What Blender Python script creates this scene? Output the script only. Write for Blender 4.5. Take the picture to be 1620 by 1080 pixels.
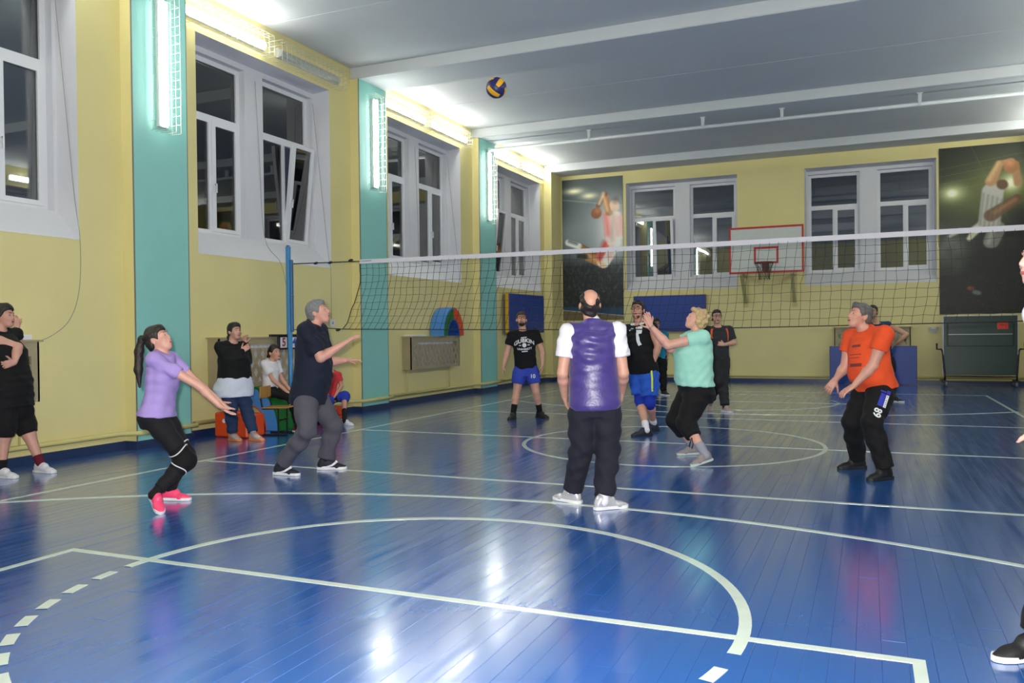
import bpy, bmesh, math, random
import numpy as np
from mathutils import Vector, Matrix
from mathutils.bvhtree import BVHTree

random.seed(7)
RNG = np.random.default_rng(11)
scene = bpy.context.scene
COL = scene.collection
for o in list(bpy.data.objects):
    bpy.data.objects.remove(o, do_unlink=True)

# ------------------------------------------------------------------ camera
FPX = 1308.27
CAM = np.array([0.0, 0.0, 1.35])
MC = np.array([[0.91826858, 0.39580959, -0.01084382],     # right
               [0.00578557, 0.01397104, 0.99988566],      # up
               [-0.39591583, 0.91822632, -0.01053919]])   # forward
cd = bpy.data.cameras.new('camera')
cd.sensor_width = 36.0
cd.lens = FPX * 36.0 / 1620.0
cd.clip_start = 0.05
cd.clip_end = 200
cam = bpy.data.objects.new('camera', cd)
COL.objects.link(cam)
mw = Matrix.Identity(4)
for i in range(3):
    mw[i][0] = MC[0][i]; mw[i][1] = MC[1][i]; mw[i][2] = -MC[2][i]; mw[i][3] = CAM[i]
cam.matrix_world = mw
scene.camera = cam

# ------------------------------------------------------------------ world (night outside), exposure
w = bpy.data.worlds.new('night'); scene.world = w
w.use_nodes = True
w.node_tree.nodes['Background'].inputs[0].default_value = (0.012, 0.014, 0.02, 1)
w.node_tree.nodes['Background'].inputs[1].default_value = 1.0
scene.view_settings.view_transform = 'Standard'
scene.view_settings.look = 'None'
scene.view_settings.gamma = 1.0
scene.view_settings.use_curve_mapping = False
scene.view_settings.exposure = 1.12
scene.cycles.use_denoising = True
scene.cycles.max_bounces = 6
scene.cycles.diffuse_bounces = 4
scene.cycles.glossy_bounces = 3
scene.cycles.transparent_max_bounces = 12
scene.cycles.caustics_reflective = False
scene.cycles.caustics_refractive = False
scene.cycles.sample_clamp_indirect = 6.0

TUBE = 16.5          # emission of the fluorescent diffusers
# the small flash on the camera that took the picture (retro-reflective shoes and hard shadows show it)
fl = bpy.data.lights.new('camera_flash', 'SPOT')
fl.energy = 900; fl.shadow_soft_size = 0.035; fl.spot_size = math.radians(120); fl.spot_blend = 0.9
fl.color = (1.0, 0.97, 0.93)
flo = bpy.data.objects.new('camera_flash', fl); COL.objects.link(flo)
flo.matrix_world = mw @ Matrix.Translation((-0.07, 0.09, 0.0))

# ------------------------------------------------------------------ pixel -> place helpers (photo frame 1620 x 1080)
def ray(u, v):
    return MC.T @ np.array([(u - 810) / FPX, -(v - 540) / FPX, 1.0])
def at_z(u, v, z=0.0):
    d = ray(u, v); return CAM + d * ((z - CAM[2]) / d[2])
def at_x(u, v, x):
    d = ray(u, v); return CAM + d * (x / d[0])
def at_y(u, v, y):
    d = ray(u, v); return CAM + d * (y / d[1])
def at_d(u, v, zc):
    return CAM + ray(u, v) * zc
def depth(p):
    return float(MC[2] @ (np.asarray(p, float) - CAM))
def project(p):
    c = MC @ (np.asarray(p, float) - CAM)
    return 810 + FPX * c[0] / c[2], 540 - FPX * c[1] / c[2]

# ------------------------------------------------------------------ materials
MATS = {}
def srgb(c):
    def f(x):
        x = x / 255.0
        return x / 12.92 if x <= 0.04045 else ((x + 0.055) / 1.055) ** 2.4
    return (f(c[0]), f(c[1]), f(c[2]), 1.0)
def mat(name, rgb, rough=0.6, metal=0.0, noise=0.0, nscale=8.0, bump=0.0, bscale=60.0, spec=0.5, coat=0.0, sheen=0.0, emis=0.0, sss=0.0):
    if name in MATS: return MATS[name]
    m = bpy.data.materials.new(name); m.use_nodes = True
    nt = m.node_tree; b = nt.nodes['Principled BSDF']
    base = srgb(rgb)
    b.inputs['Base Color'].default_value = base
    b.inputs['Roughness'].default_value = rough
    b.inputs['Metallic'].default_value = metal
    b.inputs['Specular IOR Level'].default_value = spec
    b.inputs['Coat Weight'].default_value = coat
    b.inputs['Coat Roughness'].default_value = 0.12
    b.inputs['Sheen Weight'].default_value = sheen
    if sss:
        b.inputs['Subsurface Weight'].default_value = sss
        b.inputs['Subsurface Radius'].default_value = (0.012, 0.005, 0.003)
        b.inputs['Subsurface Scale'].default_value = 1.0
    if emis:
        b.inputs['Emission Color'].default_value = base
        b.inputs['Emission Strength'].default_value = emis
    tc = nt.nodes.new('ShaderNodeTexCoord')
    if noise:
        n = nt.nodes.new('ShaderNodeTexNoise'); n.inputs['Scale'].default_value = nscale; n.inputs['Detail'].default_value = 5
        nt.links.new(tc.outputs['Object'], n.inputs['Vector'])
        r = nt.nodes.new('ShaderNodeMapRange')
        r.inputs['From Min'].default_value = 0.3; r.inputs['From Max'].default_value = 0.7
        r.inputs['To Min'].default_value = 1 - noise; r.inputs['To Max'].default_value = 1 + noise
        nt.links.new(n.outputs['Fac'], r.inputs['Value'])
        mx = nt.nodes.new('ShaderNodeVectorMath'); mx.operation = 'SCALE'
        mx.inputs[0].default_value = base[:3]
        nt.links.new(r.outputs['Result'], mx.inputs['Scale'])
        nt.links.new(mx.outputs['Vector'], b.inputs['Base Color'])
    if bump:
        n2 = nt.nodes.new('ShaderNodeTexNoise'); n2.inputs['Scale'].default_value = bscale; n2.inputs['Detail'].default_value = 3
        nt.links.new(tc.outputs['Object'], n2.inputs['Vector'])
        bp = nt.nodes.new('ShaderNodeBump'); bp.inputs['Strength'].default_value = bump; bp.inputs['Distance'].default_value = 0.01
        nt.links.new(n2.outputs['Fac'], bp.inputs['Height'])
        nt.links.new(bp.outputs['Normal'], b.inputs['Normal'])
    MATS[name] = m
    return m
def vcol_mat(name, rough=0.6):
    m = bpy.data.materials.new(name); m.use_nodes = True
    nt = m.node_tree; b = nt.nodes['Principled BSDF']
    a = nt.nodes.new('ShaderNodeVertexColor'); a.layer_name = 'Col'
    nt.links.new(a.outputs['Color'], b.inputs['Base Color'])
    b.inputs['Roughness'].default_value = rough
    MATS[name] = m
    return m

YEL = mat('wall_paint_yellow', (226, 215, 152), 0.62, noise=0.035, nscale=1.3, bump=0.08, bscale=160)
TEAL = mat('pilaster_paint_teal', (144, 208, 198), 0.5, noise=0.03, nscale=1.5, bump=0.08, bscale=160)
WHT = mat('reveal_paint_white', (214, 215, 220), 0.6, noise=0.02, nscale=2, bump=0.06, bscale=120)
CEI = mat('ceiling_paint_white', (204, 209, 212), 0.75, noise=0.03, nscale=0.9, bump=0.06, bscale=100)
PVC = mat('window_pvc_white', (224, 226, 230), 0.32)
NAVYB = mat('skirting_blue', (34, 52, 92), 0.3)
PIPEY = mat('pipe_paint_yellow', (208, 198, 128), 0.35)
GREYD = mat('edge_trim_grey', (120, 120, 118), 0.5)
PIPEW = mat('pipe_paint_white', (205, 210, 214), 0.4)
METAL = mat('bare_metal', (150, 152, 155), 0.35, metal=0.8)
BLACK = mat('black_plastic', (18, 18, 20), 0.45)
LINE = mat('court_line_white', (210, 224, 214), 0.25, noise=0.06, nscale=9, coat=0.35)

def floor_mat():
    m = bpy.data.materials.new('floor_paint_blue'); m.use_nodes = True
    nt = m.node_tree; b = nt.nodes['Principled BSDF']; N = nt.nodes.new; L = nt.links.new
    geo = N('ShaderNodeNewGeometry'); tc = N('ShaderNodeTexCoord')
    mp = N('ShaderNodeMapping'); mp.inputs['Scale'].default_value = (14, 0.9, 1)
    L(geo.outputs['Position'], mp.inputs['Vector'])
    n1 = N('ShaderNodeTexNoise'); n1.inputs['Scale'].default_value = 1.0; n1.inputs['Detail'].default_value = 6
    L(mp.outputs['Vector'], n1.inputs['Vector'])
    n2 = N('ShaderNodeTexNoise'); n2.inputs['Scale'].default_value = 0.8; n2.inputs['Detail'].default_value = 4
    L(geo.outputs['Position'], n2.inputs['Vector'])
    mp3 = N('ShaderNodeMapping'); mp3.inputs['Scale'].default_value = (34, 3.0, 1); mp3.inputs['Rotation'].default_value = (0, 0, 0.9)
    L(geo.outputs['Position'], mp3.inputs['Vector'])
    n3 = N('ShaderNodeTexNoise'); n3.inputs['Scale'].default_value = 1.0; n3.inputs['Detail'].default_value = 8; n3.inputs['Roughness'].default_value = 0.75
    L(mp3.outputs['Vector'], n3.inputs['Vector'])
    cr = N('ShaderNodeValToRGB')
    cr.color_ramp.elements[0].position = 0.0; cr.color_ramp.elements[0].color = srgb((22, 80, 158))
    cr.color_ramp.elements[1].position = 1.0; cr.color_ramp.elements[1].color = srgb((34, 102, 182))
    ad = N('ShaderNodeMath'); ad.operation = 'ADD'
    ml = N('ShaderNodeMath'); ml.operation = 'MULTIPLY'; ml.inputs[1].default_value = 0.45
    L(geo.outputs['Random Per Island'], ml.inputs[0])
    ml2 = N('ShaderNodeMath'); ml2.operation = 'MULTIPLY'; ml2.inputs[1].default_value = 0.55
    L(n2.outputs['Fac'], ml2.inputs[0])
    L(ml.outputs[0], ad.inputs[0]); L(ml2.outputs[0], ad.inputs[1])
    L(ad.outputs[0], cr.inputs['Fac'])
    # worn pale scuffs with a shape of their own
    sc = N('ShaderNodeMapRange'); sc.inputs['From Min'].default_value = 0.66; sc.inputs['From Max'].default_value = 0.82
    sc.inputs['To Min'].default_value = 0.0; sc.inputs['To Max'].default_value = 0.38
    L(n3.outputs['Fac'], sc.inputs['Value'])
    mix = N('ShaderNodeMix'); mix.data_type = 'RGBA'
    mix.inputs['B'].default_value = srgb((120, 158, 196))
    L(cr.outputs['Color'], mix.inputs['A']); L(sc.outputs['Result'], mix.inputs['Factor'])
    L(mix.outputs['Result'], b.inputs['Base Color'])
    rr = N('ShaderNodeMapRange'); rr.inputs['From Min'].default_value = 0.3; rr.inputs['From Max'].default_value = 0.7
    rr.inputs['To Min'].default_value = 0.13; rr.inputs['To Max'].default_value = 0.25
    L(n1.outputs['Fac'], rr.inputs['Value']); L(rr.outputs['Result'], b.inputs['Roughness'])
    b.inputs['Specular IOR Level'].default_value = 0.5
    b.inputs['Coat Weight'].default_value = 1.0; b.inputs['Coat IOR'].default_value = 1.55; L(rr.outputs['Result'], b.inputs['Coat Roughness'])
    bp = N('ShaderNodeBump'); bp.inputs['Strength'].default_value = 0.12; bp.inputs['Distance'].default_value = 0.004
    L(n1.outputs['Fac'], bp.inputs['Height']); L(bp.outputs['Normal'], b.inputs['Normal']); L(bp.outputs['Normal'], b.inputs['Coat Normal'])
    MATS['floor_paint_blue'] = m
    return m
FLOORM = floor_mat()

def glass_mat():
    m = bpy.data.materials.new('window_glass'); m.use_nodes = True
    nt = m.node_tree; nt.nodes.clear(); N = nt.nodes.new; L = nt.links.new
    out = N('ShaderNodeOutputMaterial'); mx = N('ShaderNodeMixShader'); tr = N('ShaderNodeBsdfTransparent'); gl = N('ShaderNodeBsdfGlossy')
    tr.inputs['Color'].default_value = (0.75, 0.78, 0.78, 1)
    gl.inputs['Roughness'].default_value = 0.015
    fr = N('ShaderNodeFresnel'); fr.inputs['IOR'].default_value = 1.5
    ml = N('ShaderNodeMath'); ml.operation = 'MULTIPLY_ADD'; ml.inputs[1].default_value = 2.3; ml.inputs[2].default_value = 0.06; ml.use_clamp = True
    L(fr.outputs[0], ml.inputs[0]); L(ml.outputs[0], mx.inputs[0]); L(tr.outputs[0], mx.inputs[1]); L(gl.outputs[0], mx.inputs[2]); L(mx.outputs[0], out.inputs['Surface'])
    MATS['window_glass'] = m
    return m
GLASS = glass_mat()
def lamp_mat():
    m = bpy.data.materials.new('lamp_diffuser'); m.use_nodes = True
    b = m.node_tree.nodes['Principled BSDF']
    b.inputs['Base Color'].default_value = (0.8, 0.8, 0.8, 1)
    b.inputs['Emission Color'].default_value = (1.0, 1.0, 0.93, 1)
    b.inputs['Emission Strength'].default_value = TUBE
    return m
LAMP = lamp_mat()

# ------------------------------------------------------------------ mesh helpers
class MB:
    """collects shapes into one mesh"""
    def __init__(s): s.v = []; s.f = []; s.m = []; s.cur = 0
    def add(s, vs, fs):
        b = len(s.v); s.v.extend([tuple(map(float, p)) for p in vs]); s.f.extend([tuple(i + b for i in f) for f in fs]); s.m.extend([s.cur] * len(fs)); return s
    def box(s, lo, hi):
        x0, y0, z0 = lo; x1, y1, z1 = hi
        return s.add([(x0,y0,z0),(x1,y0,z0),(x1,y1,z0),(x0,y1,z0),(x0,y0,z1),(x1,y0,z1),(x1,y1,z1),(x0,y1,z1)],
                     [(0,3,2,1),(4,5,6,7),(0,1,5,4),(1,2,6,5),(2,3,7,6),(3,0,4,7)])
    def bevbox(s, lo, hi, b):
        lo = np.array(lo, float); hi = np.array(hi, float); b = min(b, *((hi - lo) * 0.45))
        vs = []; idx = {}
        for cx in (0, 1):
            for cy in (0, 1):
                for cz in (0, 1):
                    c = np.array([(lo, hi)[cx][0], (lo, hi)[cy][1], (lo, hi)[cz][2]]); sg = np.array([1 - 2 * cx, 1 - 2 * cy, 1 - 2 * cz]) * b
                    for a in range(3):
                        p = c + sg; p[a] = c[a]; idx[(cx, cy, cz, a)] = len(vs); vs.append(p)
        fs = []
        for a in range(3):
            o = [i for i in range(3) if i != a]
            for e in (0, 1):
                q = []
                for (i, j) in ((0, 0), (1, 0), (1, 1), (0, 1)):
                    k = [0, 0, 0]; k[a] = e; k[o[0]] = i; k[o[1]] = j; q.append(idx[(*k, a)])
                fs.append(tuple(q))
        for a in range(3):
            o = [i for i in range(3) if i != a]
            for (i, j) in ((0, 0), (1, 0), (1, 1), (0, 1)):
                k0 = [0, 0, 0]; k0[o[0]] = i; k0[o[1]] = j; k1 = list(k0); k1[a] = 1
                fs.append((idx[(*k0, o[0])], idx[(*k1, o[0])], idx[(*k1, o[1])], idx[(*k0, o[1])]))
        for cx in (0, 1):
            for cy in (0, 1):
                for cz in (0, 1): fs.append(tuple(idx[(cx, cy, cz, a)] for a in range(3)))
        return s.add(vs, fs)
    def tube(s, pts, r, n=8, cap=True, closed=False):
        pts = [np.array(p, float) for p in pts]; m = len(pts)
        rs = r if hasattr(r, '__len__') else [r] * m
        vs = []; fs = []; prev = None
        for i, p in enumerate(pts):
            if closed: t = pts[(i + 1) % m] - pts[i - 1]
            else: t = pts[min(i + 1, m - 1)] - pts[max(i - 1, 0)]
            t = t / (np.linalg.norm(t) + 1e-12)
            if prev is None:
                a = np.array([0, 0, 1.0]) if abs(t[2]) < 0.9 else np.array([1.0, 0, 0])
            else: a = prev
            u = a - t * (a @ t); u /= np.linalg.norm(u) + 1e-12; prev = u; w2 = np.cross(t, u)
            for k in range(n):
                an = 2 * math.pi * (k + 0.5) / n; vs.append(p + rs[i] * (math.cos(an) * u + math.sin(an) * w2))
        for i in range(m if closed else m - 1):
            j = (i + 1) % m
            for k in range(n):
                k2 = (k + 1) % n; fs.append((i * n + k, i * n + k2, j * n + k2, j * n + k))
        if cap and not closed:
            fs.append(tuple(range(n - 1, -1, -1))); fs.append(tuple((m - 1) * n + k for k in range(n)))
        return s.add(vs, fs)
    def prism(s, poly, origin, ax, ay, az, h):
        """extrude the 2-d polygon along az by h"""
        o = np.array(origin, float); ax, ay, az = (np.array(q, float) for q in (ax, ay, az)); n = len(poly)
        vs = [o + ax * p[0] + ay * p[1] for p in poly] + [o + ax * p[0] + ay * p[1] + az * h for p in poly]
        fs = [tuple(range(n - 1, -1, -1)), tuple(range(n, 2 * n))] + [(i, (i + 1) % n, n + (i + 1) % n, n + i) for i in range(n)]
        return s.add(vs, fs)
    def lathe(s, prof, origin, axis=(0, 0, 1), n=24):
        o = np.array(origin, float); az = np.array(axis, float); az /= np.linalg.norm(az)
        a = np.array([1.0, 0, 0]) if abs(az[0]) < 0.9 else np.array([0, 1.0, 0])
        ax = a - az * (a @ az); ax /= np.linalg.norm(ax); ay = np.cross(az, ax)
        vs = []; fs = []
        for (r, h) in prof:
            for k in range(n):
                t = 2 * math.pi * k / n; vs.append(o + az * h + r * (math.cos(t) * ax + math.sin(t) * ay))
        for i in range(len(prof) - 1):
            for k in range(n):
                k2 = (k + 1) % n; fs.append((i * n + k, i * n + k2, (i + 1) * n + k2, (i + 1) * n + k))
        return s.add(vs, fs)
    def mesh(s, name, mats):
        me = bpy.data.meshes.new(name); me.from_pydata(s.v, [], s.f)
        for m in (mats if isinstance(mats, (list, tuple)) else [mats]): me.materials.append(m)
        if max(s.m, default=0): me.polygons.foreach_set('material_index', s.m)
        bm = bmesh.new(); bm.from_mesh(me); bmesh.ops.recalc_face_normals(bm, faces=bm.faces); bm.to_mesh(me); bm.free()
        return me
    def build(s, name, mats, parent=None, smooth=False):
        me = s.mesh(name, mats)
        if smooth: me.polygons.foreach_set('use_smooth', [True] * len(me.polygons))
        return link(name, me, parent)
def link(name, me, parent=None):
    o = bpy.data.objects.new(name, me); COL.objects.link(o)
    if parent is not None: o.parent = parent
    return o
def tag(o, label=None, cat=None, group=None, kind=None):
    if label: o['label'] = label
    if cat: o['category'] = cat
    if group: o['group'] = group
    if kind: o['kind'] = kind
    return o
def empty(name, loc=(0, 0, 0), rz=0.0):
    o = bpy.data.objects.new(name, None); COL.objects.link(o); o.location = loc; o.rotation_euler = (0, 0, rz); o.empty_display_size = 0.1
    return o
def struct(o): o['kind'] = 'structure'; return o

# ------------------------------------------------------------------ the hall
XL, XR, YB, YF = -8.23, 3.73, 22.2, -2.4
ZC, ZB = 5.96, 5.76            # ceiling slab, underside of beams
PIL = 0.17                     # how far pilasters stand out
BAYS = [5.205, 10.005, 14.805, 19.605]           # window centres along the left wall
PILY = [(2.5, 3.37), (7.30, 8.17), (12.10, 12.97), (16.90, 17.77)]
WZ0, WZ1, HW = 2.46, 5.42, 1.49                  # opening of a window niche
BWX = [-4.62, 0.02]                              # window centres on the back wall

def wall_boxes(mb, a0, a1, centres, conv):
    """solid wall from a0 to a1 with window openings; conv(s0,s1,z0,z1) adds a block"""
    cur = a0
    for c in centres:
        conv(cur, c - HW, 0, ZC); conv(c - HW, c + HW, 0, WZ0); conv(c - HW, c + HW, WZ1, ZC); cur = c + HW
    conv(cur, a1, 0, ZC)
T = 0.55
mb = MB(); wall_boxes(mb, YF - T, YB + T, BAYS, lambda s0, s1, z0, z1: mb.box((XL - T, s0, z0), (XL, s1, z1)))
wall_left = struct(mb.build('wall_left', YEL))
mb = MB(); wall_boxes(mb, YF - T, YB + T, BAYS, lambda s0, s1, z0, z1: mb.box((XR, s0, z0), (XR + T, s1, z1)))
wall_right = struct(mb.build('wall_right', YEL))
mb = MB(); wall_boxes(mb, XL, XR, BWX, lambda s0, s1, z0, z1: mb.box((s0, YB, z0), (s1, YB + T, z1)))
wall_back = struct(mb.build('wall_back', YEL))
wall_front = struct(MB().box((XL, YF - T, 0), (XR, YF, ZC)).build('wall_front', YEL))
for (y0, y1) in PILY:
    for sx in (0, 1):
        par = (wall_left, wall_right)[sx]
        x0, x1 = ((XL, XL + PIL), (XR - PIL, XR))[sx]
        p = MB().box((x0, y0, 0), (x1, y1, ZB)).build('pilaster', YEL, par)
        xf = (x1, x0)[sx]; sg = (1, -1)[sx]
        MB().box((min(xf, xf + sg * 0.012), y0 + 0.012, 0.1), (max(xf, xf + sg * 0.012), y1 - 0.012, ZB)).build('teal_panel', TEAL, p)
        e = MB()
        for yy in (y0, y1 - 0.012): e.box((min(xf, xf + sg * 0.014), yy, 0.1), (max(xf, xf + sg * 0.014), yy + 0.012, ZB))
        e.build('edge_strip', GREYD, p)
MB().box((XL, 21.42, 0), (XL + 0.22, YB, ZB)).build('pilaster', YEL, wall_left)
MB().box((XR - 0.22, 21.42, 0), (XR, YB, ZB)).build('pilaster', YEL, wall_right)

# ceiling slab and beams
ceiling = struct(MB().box((XL - T, YF - T, ZC), (XR + T, YB + T, ZC + 0.25)).build('ceiling', CEI))
for (y0, y1) in PILY + [(21.42, YB)]:
    MB().bevbox((XL, y0, ZB), (XR, y1, ZC + 0.01), 0.015).build('ceiling_beam', CEI, ceiling)
for yy in (9.9, 14.9):   # joints of the slabs show as faint seams
    MB().box((XL, yy, ZC - 0.004), (XR, yy + 0.02, ZC + 0.01)).build('slab_seam', CEI, ceiling)

# floor: slab, planks, lines
floor = struct(MB().box((XL - T, YF - T, -0.2), (XR + T, YB + T, -0.022)).build('floor', mat('subfloor', (20, 36, 70), 0.7)))
def plank_geo(mb, x0, x1, y0, y1, z):
    c = 0.0012
    a = [(x0 + c, y0 + c, z), (x1 - c, y0 + c, z), (x1 - c, y1 - c, z), (x0 + c, y1 - c, z)]
    b = [(x0 + 0.0002, y0 + 0.0006, z - c), (x1 - 0.0002, y0 + 0.0006, z - c), (x1 - 0.0002, y1 - 0.0006, z - c), (x0 + 0.0002, y1 - 0.0006, z - c)]
    d = [(p[0], p[1], -0.022) for p in b]
    mb.add(a + b + d, [(0, 1, 2, 3)] + [(i + 4, (i + 1) % 4 + 4, (i + 1) % 4, i) for i in range(4)] + [(i + 8, (i + 1) % 4 + 8, (i + 1) % 4 + 4, i + 4) for i in range(4)])
planks = []
PW = 0.1
nx = int(round((XR - XL) / PW)); pw = (XR - XL) / nx
for i in range(nx):
    y = YF - random.uniform(0, 3.0)
    while y < YB:
        ln = random.uniform(2.2, 4.2); y0 = max(y, YF); y1 = min(y + ln, YB)
        if y1 - y0 > 0.05: planks.append((XL + i * pw, XL + (i + 1) * pw, y0, y1))
        y += ln
def plank_px(p):
    xm = (p[0] + p[1]) / 2; tot = 0.0; n = 12
    for k in range(n):
        yy = p[2] + (p[3] - p[2]) * (k + 0.5) / n
        zc = depth((xm, yy, 0))
        if zc < 0.5: continue
        u, v = project((xm, yy, 0))
        if 0 <= u <= 1620 and 0 <= v <= 1080: tot += (p[3] - p[2]) / n / zc ** 3
    return tot
planks.sort(key=plank_px, reverse=True)
for k, p in enumerate(planks[:300]):
    m1 = MB(); plank_geo(m1, p[0], p[1], p[2], p[3], random.uniform(-0.0005, 0.0005)); m1.build('plank', FLOORM, floor)
m1 = MB()
for p in planks[300:]: plank_geo(m1, p[0], p[1], p[2], p[3], random.uniform(-0.0004, 0.0004))
tag(m1.build('plank_field', FLOORM, floor), kind='stuff')

LW = 0.05; LZN = [0]
def line_poly(pts, width=LW, closed=False):
    LZN[0] += 1; LZ = 0.0014 + 0.00004 * LZN[0]
    m1 = MB(); pts = [np.array(p, float) for p in pts]; n = len(pts); vs = []; fs = []
    for i, p in enumerate(pts):
        t = pts[(i + 1) % n] - pts[i - 1] if closed else pts[min(i + 1, n - 1)] - pts[max(i - 1, 0)]
        t /= np.linalg.norm(t); nn = np.array([-t[1], t[0]]) * width / 2
        vs += [(*(p + nn), LZ), (*(p - nn), LZ), (*(p + nn), 0.0), (*(p - nn), 0.0)]
    for i in range(n if closed else n - 1):
        j = (i + 1) % n
        fs += [(4*i, 4*i+1, 4*j+1, 4*j), (4*i+2, 4*i, 4*j, 4*j+2), (4*i+1, 4*i+3, 4*j+3, 4*j+1)]
    m1.add(vs, fs)
    return m1.build('court_line', LINE, floor)
def arc(cx, cy, r, a0, a1, n=48):
    return [(cx + r * math.cos(math.radians(a0 + (a1 - a0) * i / n)), cy + r * math.sin(math.radians(a0 + (a1 - a0) * i / n))) for i in range(n + 1)]
CXC, CYC = -2.23, 9.9
SX0, SX1 = -6.63, 2.14
line_poly([(SX0, 0.9), (SX0, 18.83)]); line_poly([(SX1, 0.9), (SX1, 18.83)])
line_poly([(SX0, 18.8), (SX1, 18.8)]); line_poly([(SX0, 0.9), (SX1, 0.9)])
for yy in (6.9, CYC, 12.9): line_poly([(SX0, yy), (SX1, yy)])
line_poly(arc(CXC + 0.02, CYC, 1.76, 0, 360, 96)[:-1], closed=True)
KX0, KX1, FY, CR, CX2 = -4.66, 0.18, 3.71, 1.75, -2.265
for sgn in (1, -1):
    def Y(y): return y if sgn > 0 else 2 * CYC - y
    line_poly([(KX0, Y(YF + 0.4)), (KX0, Y(FY + 0.025))]); line_poly([(KX1, Y(YF + 0.4)), (KX1, Y(FY + 0.025))])
    line_poly([(KX0, Y(FY)), (KX1, Y(FY))])
    line_poly([(x, Y(y)) for x, y in arc(CX2, FY - 0.02, CR, -5.8, 184.6, 64)], 0.058)
    for k in range(20):
        a0 = 188.0 + k * 8.2
        line_poly([(x, Y(y)) for x, y in arc(CX2, FY - 0.02, CR, a0, a0 + 4.9, 4)], 0.058)
    line_poly([(x, Y(y)) for x, y in arc(CXC, -0.66, 6.79, 49.5, 130.5, 80)])

# skirting and heating pipe along the walls
def skirting(name, segs):
    m1 = MB()
    for lo, hi in segs: m1.box(lo, hi)
    return struct(m1.build(name, NAVYB))
sl = []; sr = []; y = YF
for (y0, y1) in PILY + [(21.42, YB)]:
    d = PIL if y1 < 22 else 0.22
    sl.append(((XL, y, 0), (XL + 0.025, y0, 0.1))); sl.append(((XL, y0 - 0.025, 0), (XL + d + 0.03, y1 + (0.025 if y1 < 22 else 0), 0.1)))
    sr.append(((XR - 0.025, y, 0), (XR, y0, 0.1))); sr.append(((XR - d - 0.03, y0 - 0.025, 0), (XR, y1, 0.1))); y = y1
skirting('baseboard_left', sl); skirting('baseboard_right', sr)
skirting('baseboard_back', [((XL + 0.25, YB - 0.025, 0), (XR - 0.25, YB, 0.1))])
def pipe_path(x_wall, sg):
    pts = [(x_wall + sg * 0.07, YF + 0.1, 0.2)]
    for (y0, y1) in PILY + [(21.42, 22.9)]:
        d = PIL if y1 < 22 else 0.22
        pts += [(x_wall + sg * 0.07, y0 - 0.16, 0.2), (x_wall + sg * (d + 0.07), y0 - 0.03, 0.2)]
        if y1 < 22: pts += [(x_wall + sg * (d + 0.07), y1 + 0.03, 0.2), (x_wall + sg * 0.07, y1 + 0.16, 0.2)]
    pts[-1] = (pts[-1][0], 21.35, 0.2)
    return pts
hp = MB().tube(pipe_path(XL, 1), 0.03, 10).build('heating_pipe', PIPEY, None, True)
tag(hp, 'yellow painted heating pipe running low along the left wall', 'pipe')
hp2 = MB().tube([(XL + 0.3, YB - 0.06, 0.17), (XR - 0.3, YB - 0.06, 0.17)], 0.025, 10).build('heating_pipe', PIPEY, None, True)
tag(hp2, 'yellow painted heating pipe running low along the back wall', 'pipe')

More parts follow.
